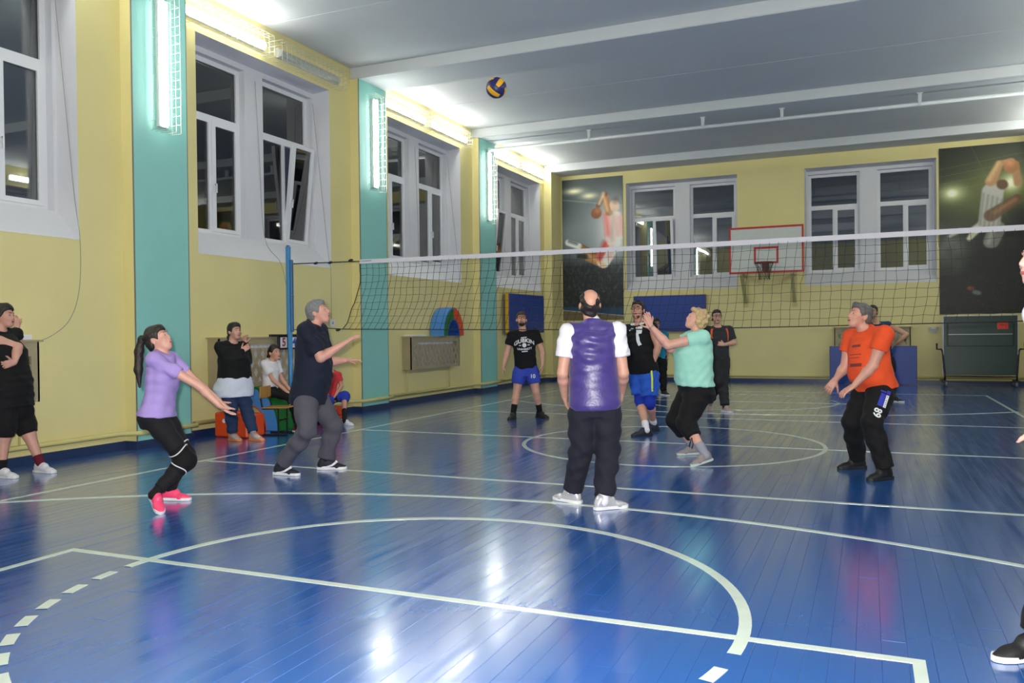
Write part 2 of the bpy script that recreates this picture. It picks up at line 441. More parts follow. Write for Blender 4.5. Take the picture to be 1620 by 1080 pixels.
# ------------------------------------------------------------------ windows
WCOUNT = [0]
def make_window(conv, tilt=(False, False), skip_near=False):
    """conv(s, n, z): s along the wall from the niche centre, n outward depth, z height"""
    WCOUNT[0] += 1; k = WCOUNT[0]
    def cb(mbx, s0, s1, n0, n1, z0, z1):
        p = [conv(s, n, z) for s in (s0, s1) for n in (n0, n1) for z in (z0, z1)]
        p = np.array(p); return mbx.box(p.min(0), p.max(0))
    DI, DG = 0.30, 0.44
    HI, ZI0, ZI1 = 1.46, 2.79, 5.38
    # white niche: splayed sides, sloping sill, inner face pierced by two openings
    m1 = MB()
    out = [(-HW, WZ0), (HW, WZ0), (HW, WZ1), (-HW, WZ1)]; inn = [(-HI, ZI0), (HI, ZI0), (HI, ZI1), (-HI, ZI1)]
    vs = [conv(s, -0.004, z) for s, z in out] + [conv(s, DI, z) for s, z in inn]
    m1.add(vs, [(i, (i + 1) % 4, 4 + (i + 1) % 4, 4 + i) for i in range(4)])
    O0, O1, OZ0, OZ1 = 0.2, 1.42, 2.80, 5.30
    cb(m1, -HI - 0.03, -O1, DI, 0.54, WZ0, WZ1); cb(m1, O1, HI + 0.03, DI, 0.54, WZ0, WZ1); cb(m1, -O0, O0, DI, 0.54, WZ0, WZ1)
    for sg in (-1, 1):
        a, b = sorted((sg * O0, sg * O1)); cb(m1, a, b, DI, 0.54, WZ0, OZ0); cb(m1, a, b, DI, 0.54, OZ1, WZ1)
    tr = struct(m1.build('trim_%d' % k, WHT))
    win = empty('window_%d' % k, conv(0, DG, OZ0)); win['kind'] = 'structure'
    off = np.array(conv(0, DG, OZ0))
    def bld(mbx, name, mt, par, sm=False):
        o = mbx.build(name, mt, par, sm)
        if par is win or par.parent is win: o.location = -Vector(off) if par is win else (0, 0, 0)
        return o
    for i, sg in enumerate((-1, 1)):
        a, b = sorted((sg * O0, sg * O1))
        f = 0.07
        m1 = MB()
        for (s0, s1, z0, z1) in ((a, a + f, OZ0, OZ1), (b - f, b, OZ0, OZ1), (a + f, b - f, OZ0, OZ0 + f), (a + f, b - f, OZ1 - f, OZ1), (a + f, b - f, 4.40, 4.51)):
            cb(m1, s0, s1, DG - 0.035, DG + 0.035, z0, z1)
        mid = (a + b) / 2
        cb(m1, mid - 0.03, mid + 0.03, DG - 0.035, DG + 0.035, OZ0 + f, 4.40)
        fr = bld(m1, 'frame', PVC, win)
        pane = MB(); cb(pane, a + f, b - f, DG - 0.008, DG + 0.008, 4.51, OZ1 - f); bld(pane, 'pane', GLASS, win)
        for j, (s0, s1) in enumerate(((a + f, mid - 0.03), (mid + 0.03, b - f))):
            sash_here = (j == 1)
            if not sash_here:
                pane = MB(); cb(pane, s0, s1, DG - 0.008, DG + 0.008, OZ0 + f, 4.40); bld(pane, 'pane', GLASS, win)
            else:
                z0, z1 = OZ0 + f - 0.02, 4.42; tl = 0.17 if tilt[i] else 0.0
                def tc(s, n, z, z0=z0, z1=z1, tl=tl): return conv(s, n - tl * (z - z0) / (z1 - z0), z)
                def tb(mbx, sa, sb, na, nb, za, zb):
                    p = [tc(s, n, z) for s, n, z in ((sa,na,za),(sb,na,za),(sb,nb,za),(sa,nb,za),(sa,na,zb),(sb,na,zb),(sb,nb,zb),(sa,nb,zb))]
                    return mbx.add(p, [(0,3,2,1),(4,5,6,7),(0,1,5,4),(1,2,6,5),(2,3,7,6),(3,0,4,7)])
                m1 = MB(); g = 0.055; n0, n1 = DG - 0.06, DG
                for (sa, sb, za, zb) in ((s0 - 0.02, s0 + g, z0, z1), (s1 - g, s1 + 0.02, z0, z1), (s0 + g, s1 - g, z0, z0 + g), (s0 + g, s1 - g, z1 - g, z1)): tb(m1, sa, sb, n0, n1, za, zb)
                sh = bld(m1, 'sash', PVC, win)
                pane = MB(); tb(pane, s0 + g, s1 - g, DG - 0.035, DG - 0.02, z0 + g, z1 - g); pn = pane.build('pane', GLASS, sh)
                m1 = MB(); hz = 3.52
                tb(m1, s0 - 0.005, s0 + 0.022, n0 - 0.012, n0, hz - 0.04, hz + 0.04); tb(m1, s0, s0 + 0.018, n0 - 0.05, n0 - 0.012, hz - 0.01, hz + 0.012); tb(m1, s0, s0 + 0.018, n0 - 0.055, n0 - 0.035, hz - 0.12, hz + 0.012)
                m1.build('handle', PVC, sh)
    return win
make_window(lambda s, n, z: (XL - n, BAYS[0] + s, z))
make_window(lambda s, n, z: (XL - n, BAYS[1] + s, z), (False, True))
make_window(lambda s, n, z: (XL - n, BAYS[2] + s, z))
make_window(lambda s, n, z: (XL - n, BAYS[3] + s, z), (True, False))
make_window(lambda s, n, z: (BWX[0] + s, YB + n, z), (True, False))
make_window(lambda s, n, z: (BWX[1] + s, YB + n, z))
for c in BAYS: make_window(lambda s, n, z, c=c: (XR + n, c - s, z))

# ------------------------------------------------------------------ lamps
CAGE = mat('cage_wire_white', (196, 200, 190), 0.4, metal=0.2)
HOUS = mat('lamp_housing', (205, 208, 205), 0.4)
OFFD = mat('lamp_diffuser_off', (176, 178, 168), 0.25)
def make_lamp(origin, along, out, up, length, label, group, on=True):
    """a fluorescent batten in a wire cage; origin = middle of its back plate on the wall"""
    o, a, n, u = (np.array(q, float) for q in (origin, along, out, up))
    root = empty('caged_wall_lamp', o); tag(root, label, 'lamp', group)
    def P(x, y, z): return a * x + u * y + n * z
    h = length / 2
    m1 = MB(); poly = [(-0.072, 0), (0.072, 0), (0.072, 0.05), (0.062, 0.058), (-0.062, 0.058), (-0.072, 0.05)]
    m1.prism(poly, P(-h, 0, 0), u, n, a, length); m1.build('housing', HOUS, root)
    m1 = MB(); poly = [(0.066 * math.cos(t), 0.05 + 0.052 * math.sin(t)) for t in np.linspace(0, math.pi, 11)]
    ps = [(-h + 0.02, 0.86), (-h + 0.035, 1.0), (h - 0.035, 1.0), (h - 0.02, 0.86)]; vs = []; nn = len(poly)
    for (x, sc) in ps: vs += [P(x, p[0] * sc, 0.05 + (p[1] - 0.05) * sc) for p in poly]
    fs = [(i * nn + k, i * nn + k + 1, (i + 1) * nn + k + 1, (i + 1) * nn + k) for i in range(3) for k in range(nn - 1)] + [tuple(range(nn)), tuple(range(3 * nn, 4 * nn))]
    m1.add(vs, fs); m1.build('diffuser', LAMP if on else OFFD, root)
    m1 = MB(); W, D = 0.155, 0.175; H2 = h + 0.06; r = 0.0028
    nb = int(length / 0.1)
    for k in range(nb + 1):
        x = -H2 + 2 * H2 * k / nb; m1.tube([P(x, -W, 0), P(x, -W, D), P(x, W, D), P(x, W, 0)], r, 4)
    for (y, z) in ((-W, 0.03), (-W, D * 0.55), (-W, D), (-W / 2, D), (0, D), (W / 2, D), (W, D), (W, D * 0.55), (W, 0.03)): m1.tube([P(-H2, y, z), P(H2, y, z)], r, 4)
    for y in (-W / 2, 0, W / 2):
        for x in (-H2, H2): m1.tube([P(x, y, 0), P(x, y, D)], r, 4)
    m1.build('wire_cage', CAGE, root)
    return root
ordn = ['nearest', 'second', 'third', 'farthest']
VERT = [('upright caged lamp on the teal pilaster at the left picture edge, nearest one', 1), ('upright caged lamp on the middle teal pilaster behind the net post', 2), ('upright caged lamp on the farthest teal pilaster', 3)]
for lab, i in VERT:
    y = sum(PILY[i]) / 2
    make_lamp((XL + PIL + 0.013, y, 4.72), (0, 0, 1), (1, 0, 0), (0, 1, 0), 1.56, lab, 'lamps along the left wall')
make_lamp((XL + PIL + 0.013, sum(PILY[0]) / 2, 4.72), (0, 0, 1), (1, 0, 0), (0, 1, 0), 1.56, 'added unseen upright caged lamp on the teal pilaster beside the camera', 'lamps along the left wall')  # out of view, added to raise the light level near the camera
HL = ['bright horizontal caged lamp above the nearest window, near half', 'bright horizontal caged lamp above the nearest window, far half',
      'glowing horizontal caged lamp above the second window, beside the nearest pilaster', 'unlit horizontal caged lamp above the second window',
      'glowing horizontal caged lamp above the third window, near half', 'glowing horizontal caged lamp above the third window, far half',
      'glowing horizontal caged lamp above the fourth window, near half', 'glowing horizontal caged lamp above the fourth window, far half']
for b in range(4):
    for h in (0, 1):
        make_lamp((XL, BAYS[b] + (-0.93, 0.93)[h], 5.63), (0, 1, 0), (1, 0, 0), (0, 0, 1), 1.56, HL[b * 2 + h], 'lamps along the left wall', on=(b, h) != (1, 1))
        make_lamp((XR, BAYS[b] + (-0.93, 0.93)[h], 5.63), (0, 1, 0), (-1, 0, 0), (0, 0, 1), 1.56,
                  'horizontal caged lamp above a window on the right wall', 'lamps along the right wall')
    if b == 0:  # extra unseen bay of lamps, added for more light in the near hall
        for h in (0, 1):
            make_lamp((XL, 0.405 + (-0.93, 0.93)[h], 5.63), (0, 1, 0), (1, 0, 0), (0, 0, 1), 1.56, 'added unseen horizontal caged lamp on the left wall beside the camera', 'added unseen lamps along the left wall beside the camera')
            make_lamp((XR, 0.405 + (-0.93, 0.93)[h], 5.63), (0, 1, 0), (-1, 0, 0), (0, 0, 1), 1.56, 'added unseen horizontal caged lamp on the right wall beside the camera', 'added unseen lamps along the right wall beside the camera')
    y = sum(PILY[b]) / 2
    make_lamp((XR - PIL - 0.013, y, 4.72), (0, 0, 1), (-1, 0, 0), (0, 1, 0), 1.56, 'upright caged lamp on a teal pilaster of the right wall', 'upright lamps along the right wall')

# ------------------------------------------------------------------ ceiling pipe with hangers
cp = empty('ceiling_pipe', (XL + PIL, 17.33, 5.555)); tag(cp, 'long white pipe hanging on short hangers under the second ceiling beam', 'pipe')
def rel(mbx, root, name, mt, par=None, sm=False):
    """mesh given in world coordinates, parented under root (an unrotated empty)"""
    o = mbx.build(name, mt, par or root, sm)
    if par is None or par is root: o.location = -root.location
    return o
rel(MB().tube([(XL + PIL, 17.33, 5.555), (XR - PIL, 17.33, 5.555)], 0.038, 10), cp, 'pipe_run', PIPEW, sm=True)
for x in (-5.58, -3.12, -1.56, 0.907, 2.8):
    m1 = MB().bevbox((x - 0.03, 17.29, 5.58), (x + 0.03, 17.37, ZB), 0.008).lathe([(0.048, -0.02), (0.048, 0.02)], (x, 17.33, 5.555), (1, 0, 0), 14).bevbox((x - 0.05, 17.28, ZB - 0.02), (x + 0.05, 17.38, ZB), 0.004)
    rel(m1, cp, 'hanger', PIPEW)

# ------------------------------------------------------------------ posters (flat prints, painted per vertex)
def poster(name, label, x0, x1, z0, z1, paint, gain, nx=110, nz=248):
    u, v = np.meshgrid((np.arange(nx) + 0.5) / nx, (np.arange(nz) + 0.5) / nz)
    colr = np.clip(paint(u, v) * gain, 0, 255)
    gx = np.linspace(x0, x1, nx); gz = np.linspace(z1, z0, nz)
    root = empty(name, ((x0 + x1) / 2, YB, z0)); tag(root, label, 'poster')
    vs = [(x, YB - 0.016, z) for z in gz for x in gx]
    fs = [(r * nx + c, (r + 1) * nx + c, (r + 1) * nx + c + 1, r * nx + c + 1) for r in range(nz - 1) for c in range(nx - 1)]
    me = bpy.data.meshes.new('print'); me.from_pydata(vs, [], fs); me.materials.append(PRINTM)
    ca = me.color_attributes.new('Col', 'FLOAT_COLOR', 'POINT')
    c = colr.reshape(-1, 3) / 255.0; c = np.where(c <= 0.04045, c / 12.92, ((c + 0.055) / 1.055) ** 2.4)
    ca.data.foreach_set('color', np.concatenate([c, np.ones((len(c), 1))], 1).astype(np.float32).ravel())
    o = link('print', me, root); o.location = -root.location
    rel(MB().box((x0, YB - 0.0155, z0), (x1, YB, z1)), root, 'backing_board', BLACK)
    return root
PRINTM = vcol_mat('poster_print', 0.45)
def sd_cap(u, v, a, b, r, asp):
    px, py = u - a[0], (v - a[1]) * asp; bx, by = b[0] - a[0], (b[1] - a[1]) * asp
    t = np.clip((px * bx + py * by) / (bx * bx + by * by + 1e-9), 0, 1)
    rr = r[0] + (r[1] - r[0]) * t if isinstance(r, tuple) else r
    return np.hypot(px - bx * t, py - by * t) - rr
def lay(img, d, colr, soft=0.012, alpha=1.0):
    k = np.clip(0.5 - d / (2 * soft), 0, 1)[..., None] * alpha
    return img * (1 - k) + np.array(colr, float) * k
def glow(img, u, v, c, r, colr, asp, amt=1.0):
    g = np.exp(-(((u - c[0]) / r[0]) ** 2 + ((v - c[1]) / r[1]) ** 2))[..., None] * amt
    return img * (1 - g) + np.array(colr, float) * g
def vnoise(u, v, s, seed):
    r = np.random.default_rng(seed); n = 64; g = r.random((n, n)); x = (u * s) % (n - 1); y = (v * s) % (n - 1)
    i, j = x.astype(int), y.astype(int); fx, fy = x - i, y - j
    return (g[j, i] * (1 - fx) + g[j, i + 1] * fx) * (1 - fy) + (g[j + 1, i] * (1 - fx) + g[j + 1, i + 1] * fx) * fy
def paint1(u, v):
    A = 4.0 / 1.77
    img = np.zeros(u.shape + (3,)) + np.array([46, 56, 58])
    img = glow(img, u, v, (0.75, 0.42), (0.62, 0.26), (150, 158, 162), A, 0.9)
    img = glow(img, u, v, (0.15, 0.40), (0.55, 0.12), (112, 120, 124), A, 0.8)
    img = lay(img, np.abs(v - (0.14 + 0.07 * u)) - 0.004, (120, 128, 128), 0.004, 0.6)
    img = glow(img, u, v, (0.20, 0.085), (0.16, 0.022), (222, 218, 178), A, 0.95)
    img = glow(img, u, v, (0.45, 0.125), (0.13, 0.022), (214, 210, 172), A, 0.9)
    n = vnoise(u, v, 60, 3) * 0.6 + vnoise(u, v * 2, 40, 5) * 0.4
    cr = np.clip((v - 0.55) / 0.08, 0, 1) * np.clip((0.93 - v) / 0.03, 0, 1)
    crowd = (26 + 66 * (n ** 3)[..., None] * np.clip(1.6 - 2.2 * (v - 0.58), 0.15, 1)[..., None]) * np.array([0.85, 0.95, 1.0])
    img = img * (1 - cr[..., None]) + crowd * cr[..., None]
    fl = np.clip((v - (0.895 + 0.02 * u)) / 0.01, 0, 1)[..., None]
    img = img * (1 - fl) + np.array([28, 56, 78]) * fl
    img = lay(img, 0.925 + 0.045 * u - v, (92, 80, 56), 0.004)
    img = lay(img, np.abs(v - (0.925 + 0.045 * u)) - 0.002, (170, 172, 168), 0.002)
    SK, SKD, JR, JW = (150, 108, 70), (96, 66, 42), (206, 96, 88), (222, 206, 196)
    img = glow(img, u, v, (0.84, 0.36), (0.24, 0.2), (206, 206, 204), A, 0.85)
    img = lay(img, sd_cap(u, v, (0.62, 0.575), (0.28, 0.475), (0.085, 0.055), A), SKD)
    img = lay(img, sd_cap(u, v, (0.68, 0.60), (0.40, 0.55), (0.085, 0.06), A), SK)
    img = lay(img, sd_cap(u, v, (0.28, 0.475), (0.10, 0.445), (0.05, 0.05), A), (196, 200, 198))
    img = lay(img, sd_cap(u, v, (0.40, 0.55), (0.28, 0.545), 0.035, A), (40, 40, 42))
    img = lay(img, sd_cap(u, v, (0.84, 0.46), (0.68, 0.585), (0.13, 0.11), A), JW)
    img = lay(img, sd_cap(u, v, (0.74, 0.47), (0.60, 0.56), (0.05, 0.06), A), JR)
    img = lay(img, sd_cap(u, v, (0.85, 0.30), (0.83, 0.44), (0.13, 0.11), A), JW)
    img = lay(img, sd_cap(u, v, (0.93, 0.29), (0.95, 0.40), (0.05, 0.045), A), JR, 0.045, 0.85)
    img = lay(img, sd_cap(u, v, (0.73, 0.27), (0.76, 0.40), (0.04, 0.045), A), JR, 0.045, 0.85)
    img = lay(img, sd_cap(u, v, (0.78, 0.25), (0.71, 0.13), (0.06, 0.05), A), SK)
    img = lay(img, sd_cap(u, v, (0.71, 0.12), (0.60, 0.20), (0.045, 0.035), A), SKD)
    img = lay(img, sd_cap(u, v, (0.86, 0.20), (0.87, 0.215), 0.075, A), (200, 176, 156))
    img = lay(img, sd_cap(u, v, (0.57, 0.25), (0.57, 0.251), 0.085, A), (116, 70, 40))
    img = lay(img, sd_cap(u, v, (0.59, 0.235), (0.60, 0.236), 0.03, A), (160, 104, 66), 0.04)
    img = lay(img, sd_cap(u, v, (0.75, 0.235), (0.695, 0.14), 0.018, A), (206, 164, 120), 0.03)
    img = lay(img, sd_cap(u, v, (0.69, 0.115), (0.62, 0.185), 0.014, A), (214, 196, 168), 0.03)
    img = lay(img, sd_cap(u, v, (0.84, 0.26), (0.82, 0.44), 0.03, A), (178, 160, 150), 0.06)
    img = lay(img, sd_cap(u, v, (0.92, 0.27), (0.95, 0.42), 0.02, A), (246, 232, 224), 0.05, 0.8)
    img = lay(img, sd_cap(u, v, (0.70, 0.46), (0.62, 0.57), 0.03, A), (150, 56, 54), 0.05, 0.8)
    img = lay(img, sd_cap(u, v, (0.80, 0.50), (0.78, 0.56), 0.03, A), (232, 150, 140), 0.06, 0.8)
    img = lay(img, sd_cap(u, v, (0.68, 0.615), (0.44, 0.545), 0.022, A), (196, 150, 92), 0.03, 0.8)
    img = lay(img, sd_cap(u, v, (0.56, 0.55), (0.33, 0.482), 0.02, A), (150, 110, 66), 0.03, 0.8)
    img = lay(img, sd_cap(u, v, (0.24, 0.455), (0.12, 0.435), 0.016, A), (70, 72, 74), 0.03)
    img = lay(img, sd_cap(u, v, (0.88, 0.165), (0.88, 0.17), 0.04, A), (70, 50, 40), 0.04, 0.55)
    return img + (vnoise(u, v, 200, 9)[..., None] - 0.5) * 8
def paint2(u, v):
    A = 4.0 / 1.77
    img = np.zeros(u.shape + (3,)) + np.array([30, 38, 26])
    img = glow(img, u, v, (0.75, 0.25), (0.5, 0.16), (122, 128, 48), A, 0.85)
    img = glow(img, u, v, (0.30, 0.33), (0.5, 0.13), (84, 92, 44), A, 0.7)
    for k in range(4): img = lay(img, np.abs(v - (0.13 + 0.045 * k - 0.07 * u)) - 0.0012, (96, 108, 70), 0.002, 0.7)
    img = lay(img, np.abs(u - (0.36 + 0.9 * v)) - 0.004, (90, 104, 70), 0.004, 0.5)
    img = glow(img, u, v, (0.15, 0.275), (0.15, 0.05), (214, 220, 158), A, 0.95)
    img = glow(img, u, v, (0.15, 0.275), (0.05, 0.02), (255, 255, 236), A, 1.0)
    sm = np.clip(1 - np.hypot((u - 0.12) / 0.42, (v - 0.6) / 0.18), 0, 1) * (0.35 + 0.65 * vnoise(u, v * 2, 9, 2))
    img = img * (1 - sm[..., None]) + np.array([132, 134, 128]) * sm[..., None]
    img = lay(img, sd_cap(u, v, (0.95, 0.7), (0.92, 0.45), (0.36, 0.12), A), (12, 13, 11), 0.12)
    img = lay(img, sd_cap(u, v, (0.58, 0.72), (0.50, 0.60), (0.30, 0.12), A), (16, 17, 15), 0.10)
    bt = np.clip((v - 0.76) / 0.015, 0, 1)[..., None]
    n = vnoise(u, v * 2, 60, 21)
    img = img * (1 - bt) + (np.array([18, 19, 15]) + 26 * (n ** 4)[..., None]) * bt
    SK, SKD, WH, WD = (176, 134, 88), (104, 72, 44), (178, 178, 168), (120, 120, 112)
    img = glow(img, u, v, (0.80, 0.235), (0.10, 0.05), (250, 250, 214), A, 1.0)
    img = lay(img, sd_cap(u, v, (0.64, 0.50), (0.58, 0.575), (0.10, 0.09), A), WD)
    img = lay(img, sd_cap(u, v, (0.60, 0.28), (0.56, 0.46), (0.12, 0.12), A), WH)
    img = lay(img, sd_cap(u, v, (0.52, 0.46), (0.40, 0.50), (0.06, 0.05), A), WH)
    img = lay(img, sd_cap(u, v, (0.42, 0.50), (0.34, 0.55), (0.05, 0.03), A), (210, 208, 178))
    img = lay(img, sd_cap(u, v, (0.24, 0.50), (0.12, 0.53), (0.03, 0.02), A), (196, 196, 180))
    img = lay(img, sd_cap(u, v, (0.86, 0.33), (0.58, 0.42), (0.055, 0.08), A), SKD)
    img = lay(img, sd_cap(u, v, (0.58, 0.22), (0.68, 0.12), (0.065, 0.04), A), SK)
    img = lay(img, sd_cap(u, v, (0.68, 0.12), (0.80, 0.11), (0.04, 0.04), A), SK)
    img = lay(img, sd_cap(u, v, (0.87, 0.24), (0.84, 0.13), (0.045, 0.04), A), SK)
    img = lay(img, sd_cap(u, v, (0.80, 0.14), (0.80, 0.141), 0.085, A), (170, 112, 62))
    img = lay(img, sd_cap(u, v, (0.70, 0.24), (0.705, 0.245), 0.06, A), (92, 62, 36))
    for k in range(5): img = lay(img, sd_cap(u, v, (0.50 + 0.05 * k, 0.29 + 0.01 * k), (0.46 + 0.045 * k, 0.47 + 0.012 * k), 0.006, A), (108, 108, 100), 0.02, 0.8)
    img = lay(img, sd_cap(u, v, (0.84, 0.335), (0.62, 0.405), 0.016, A), (168, 122, 76), 0.03, 0.8)
    img = lay(img, sd_cap(u, v, (0.56, 0.21), (0.66, 0.115), 0.016, A), (222, 186, 130), 0.03, 0.8)
    img = lay(img, sd_cap(u, v, (0.60, 0.50), (0.55, 0.58), 0.02, A), (196, 196, 186), 0.03, 0.7)
    img = lay(img, sd_cap(u, v, (0.78, 0.12), (0.79, 0.121), 0.03, A), (214, 150, 92), 0.04)
    img = lay(img, sd_cap(u, v, (0.34, 0.845), (0.36, 0.846), 0.03, A), (126, 58, 34))
    img = lay(img, sd_cap(u, v, (0.40, 0.87), (0.44, 0.875), 0.03, A), (92, 104, 98))
    return img + (vnoise(u, v, 200, 19)[..., None] - 0.5) * 8
poster('wall_poster', 'tall poster of a leaping basketball player in red and white on dark blue-grey', -7.97, -6.2, 1.68, 5.65, paint1, 1.25)
poster('wall_poster', 'tall dark green poster of a white-clad player lifting a ball, beside the right window', 1.565, 3.42, 1.68, 5.62, paint2, 1.08)

# ------------------------------------------------------------------ basketball backboard
RED = mat('backboard_red', (186, 38, 40), 0.4)
bb = empty('basketball_backboard', (-2.34, YB, 2.0)); tag(bb, 'white basketball backboard with red border and dark net between the back windows', 'backboard')
BX0, BX1, BZ0, BZ1, BY = -3.225, -1.44, 2.765, 3.93, 21.4
rel(MB().bevbox((BX0, BY, BZ0), (BX1, BY + 0.03, BZ1), 0.004), bb, 'board', mat('backboard_white', (206, 210, 204), 0.4, noise=0.02))
for (x0, x1, z0, z1) in ((BX0, BX1, BZ1 - 0.05, BZ1), (BX0, BX1, BZ0, BZ0 + 0.05), (BX0, BX0 + 0.045, BZ0 + 0.05, BZ1 - 0.05), (BX1 - 0.045, BX1, BZ0 + 0.05, BZ1 - 0.05)):
    rel(MB().box((x0, BY - 0.004, z0), (x1, BY + 0.001, z1)), bb, 'border_strip', RED)
QX0, QX1, QZ0, QZ1 = -2.62, -2.03, 3.0, 3.42
for (x0, x1, z0, z1) in ((QX0, QX1, QZ1 - 0.05, QZ1), (QX0, QX1, QZ0, QZ0 + 0.05), (QX0, QX0 + 0.05, QZ0 + 0.05, QZ1 - 0.05), (QX1 - 0.05, QX1, QZ0 + 0.05, QZ1 - 0.05)):
    rel(MB().box((x0, BY - 0.004, z0), (x1, BY + 0.001, z1)), bb, 'target_strip', RED)
RIMM = mat('rim_brown_red', (92, 34, 34), 0.45)
rcx, rcy, rz = -2.33, BY - 0.39, 3.0
rim = rel(MB().tube([(rcx + 0.225 * math.cos(t), rcy + 0.225 * math.sin(t), rz) for t in np.linspace(0, 2 * math.pi, 28, endpoint=False)], 0.012, 8, closed=True), bb, 'rim', RIMM, sm=True)
MB().bevbox((rcx - 0.075, BY - 0.16, rz - 0.19), (rcx + 0.075, BY - 0.004, rz + 0.01), 0.01).build('rim_bracket', RIMM, rim)
m1 = MB()
for k in range(12):
    a = 2 * math.pi * k / 12
    for dr in (1, -1):
        pts = []
        for i in range(9):
            t = i / 8; rr = 0.225 * (1 - 0.42 * math.sin(min(1, t * 1.15) * math.pi / 2)); aa = a + dr * t * 2 * math.pi / 12 * 2
            pts.append((rcx + rr * math.cos(aa), rcy + rr * math.sin(aa), rz - 0.42 * t + 0.01 * math.sin(k * 7 + i)))
        m1.tube(pts, 0.0045, 4)
tag(m1.build('rim_net', mat('rim_net_cord', (70, 68, 62), 0.8), rim), kind='stuff')
OLIVE = mat('bracket_paint_olive', (196, 186, 126), 0.5)
for x in (-2.93, -1.72):
    m1 = MB().prism([(0, 0), (0.78, 0.72), (0.78, 0.78), (0.7, 0.78), (0.0, 0.1)], (x - 0.04, YB - 0.01, 2.02), (0, -1, 0), (0, 0, 1), (1, 0, 0), 0.08)
    m1.box((x - 0.06, YB - 0.03, 1.95), (x + 0.06, YB - 0.001, 3.75))
    rel(m1, bb, 'wall_bracket', OLIVE)
    for z in (2.72, 3.62): rel(MB().box((x - 0.04, BY + 0.03, z), (x + 0.04, YB - 0.031, z + 0.08)), bb, 'support_arm', OLIVE)

# ------------------------------------------------------------------ gym mats
BLUEV = mat('mat_vinyl_blue', (34, 66, 150), 0.42, bump=0.05, bscale=30)
YELV = mat('mat_vinyl_yellow', (226, 178, 40), 0.45)
def gym_mat(label, corners_fn, w, h, th, edge=YELV):
    """a mat with blue faces and coloured edge band; local x = width, y = thickness, z = height"""
    root = empty('gym_mat'); tag(root, label, 'gym mat', 'blue gym mats against the walls')
    MB().bevbox((-w / 2 + 0.006, 0, 0.006), (w / 2 - 0.006, th, h - 0.006), 0.012).build('cover', BLUEV, root)
    m1 = MB(); e = 0.012
    for (lo, hi) in (((-w / 2, 0.02, 0), (-w / 2 + e, th - 0.02, h)), ((w / 2 - e, 0.02, 0), (w / 2, th - 0.02, h)), ((-w / 2 + e, 0.02, 0), (w / 2 - e, th - 0.02, e)), ((-w / 2 + e, 0.02, h - e), (w / 2 - e, th - 0.02, h))): m1.box(lo, hi)
    m1.build('edge_band', edge, root)
    return root
g = gym_mat('blue gym mat with yellow edge mounted low on the far left wall', None, 2.0, 0.98, 0.13)
g.matrix_world = Matrix.Translation((XL + 0.01, 19.5, 1.34)) @ Matrix.Rotation(math.radians(-90), 4, 'Z') @ Matrix.Rotation(math.radians(3), 4, 'Y')
g.matrix_world = Matrix.Translation((XL + 0.28, 19.45, 1.34)) @ Matrix.Rotation(math.radians(90 - 4), 4, 'Z')
g = gym_mat('blue gym mat hung on the back wall below the left window', None, 1.97, 0.98, 0.1)
g.location = (-4.92, YB - 0.105, 1.335)
g = gym_mat('wide blue gym mat standing on the floor against the back wall, behind the orange-shirted man', None, 1.95, 0.94, 0.1)
g.location = (0.085, YB - 0.4, 0.0)
g2 = MB()

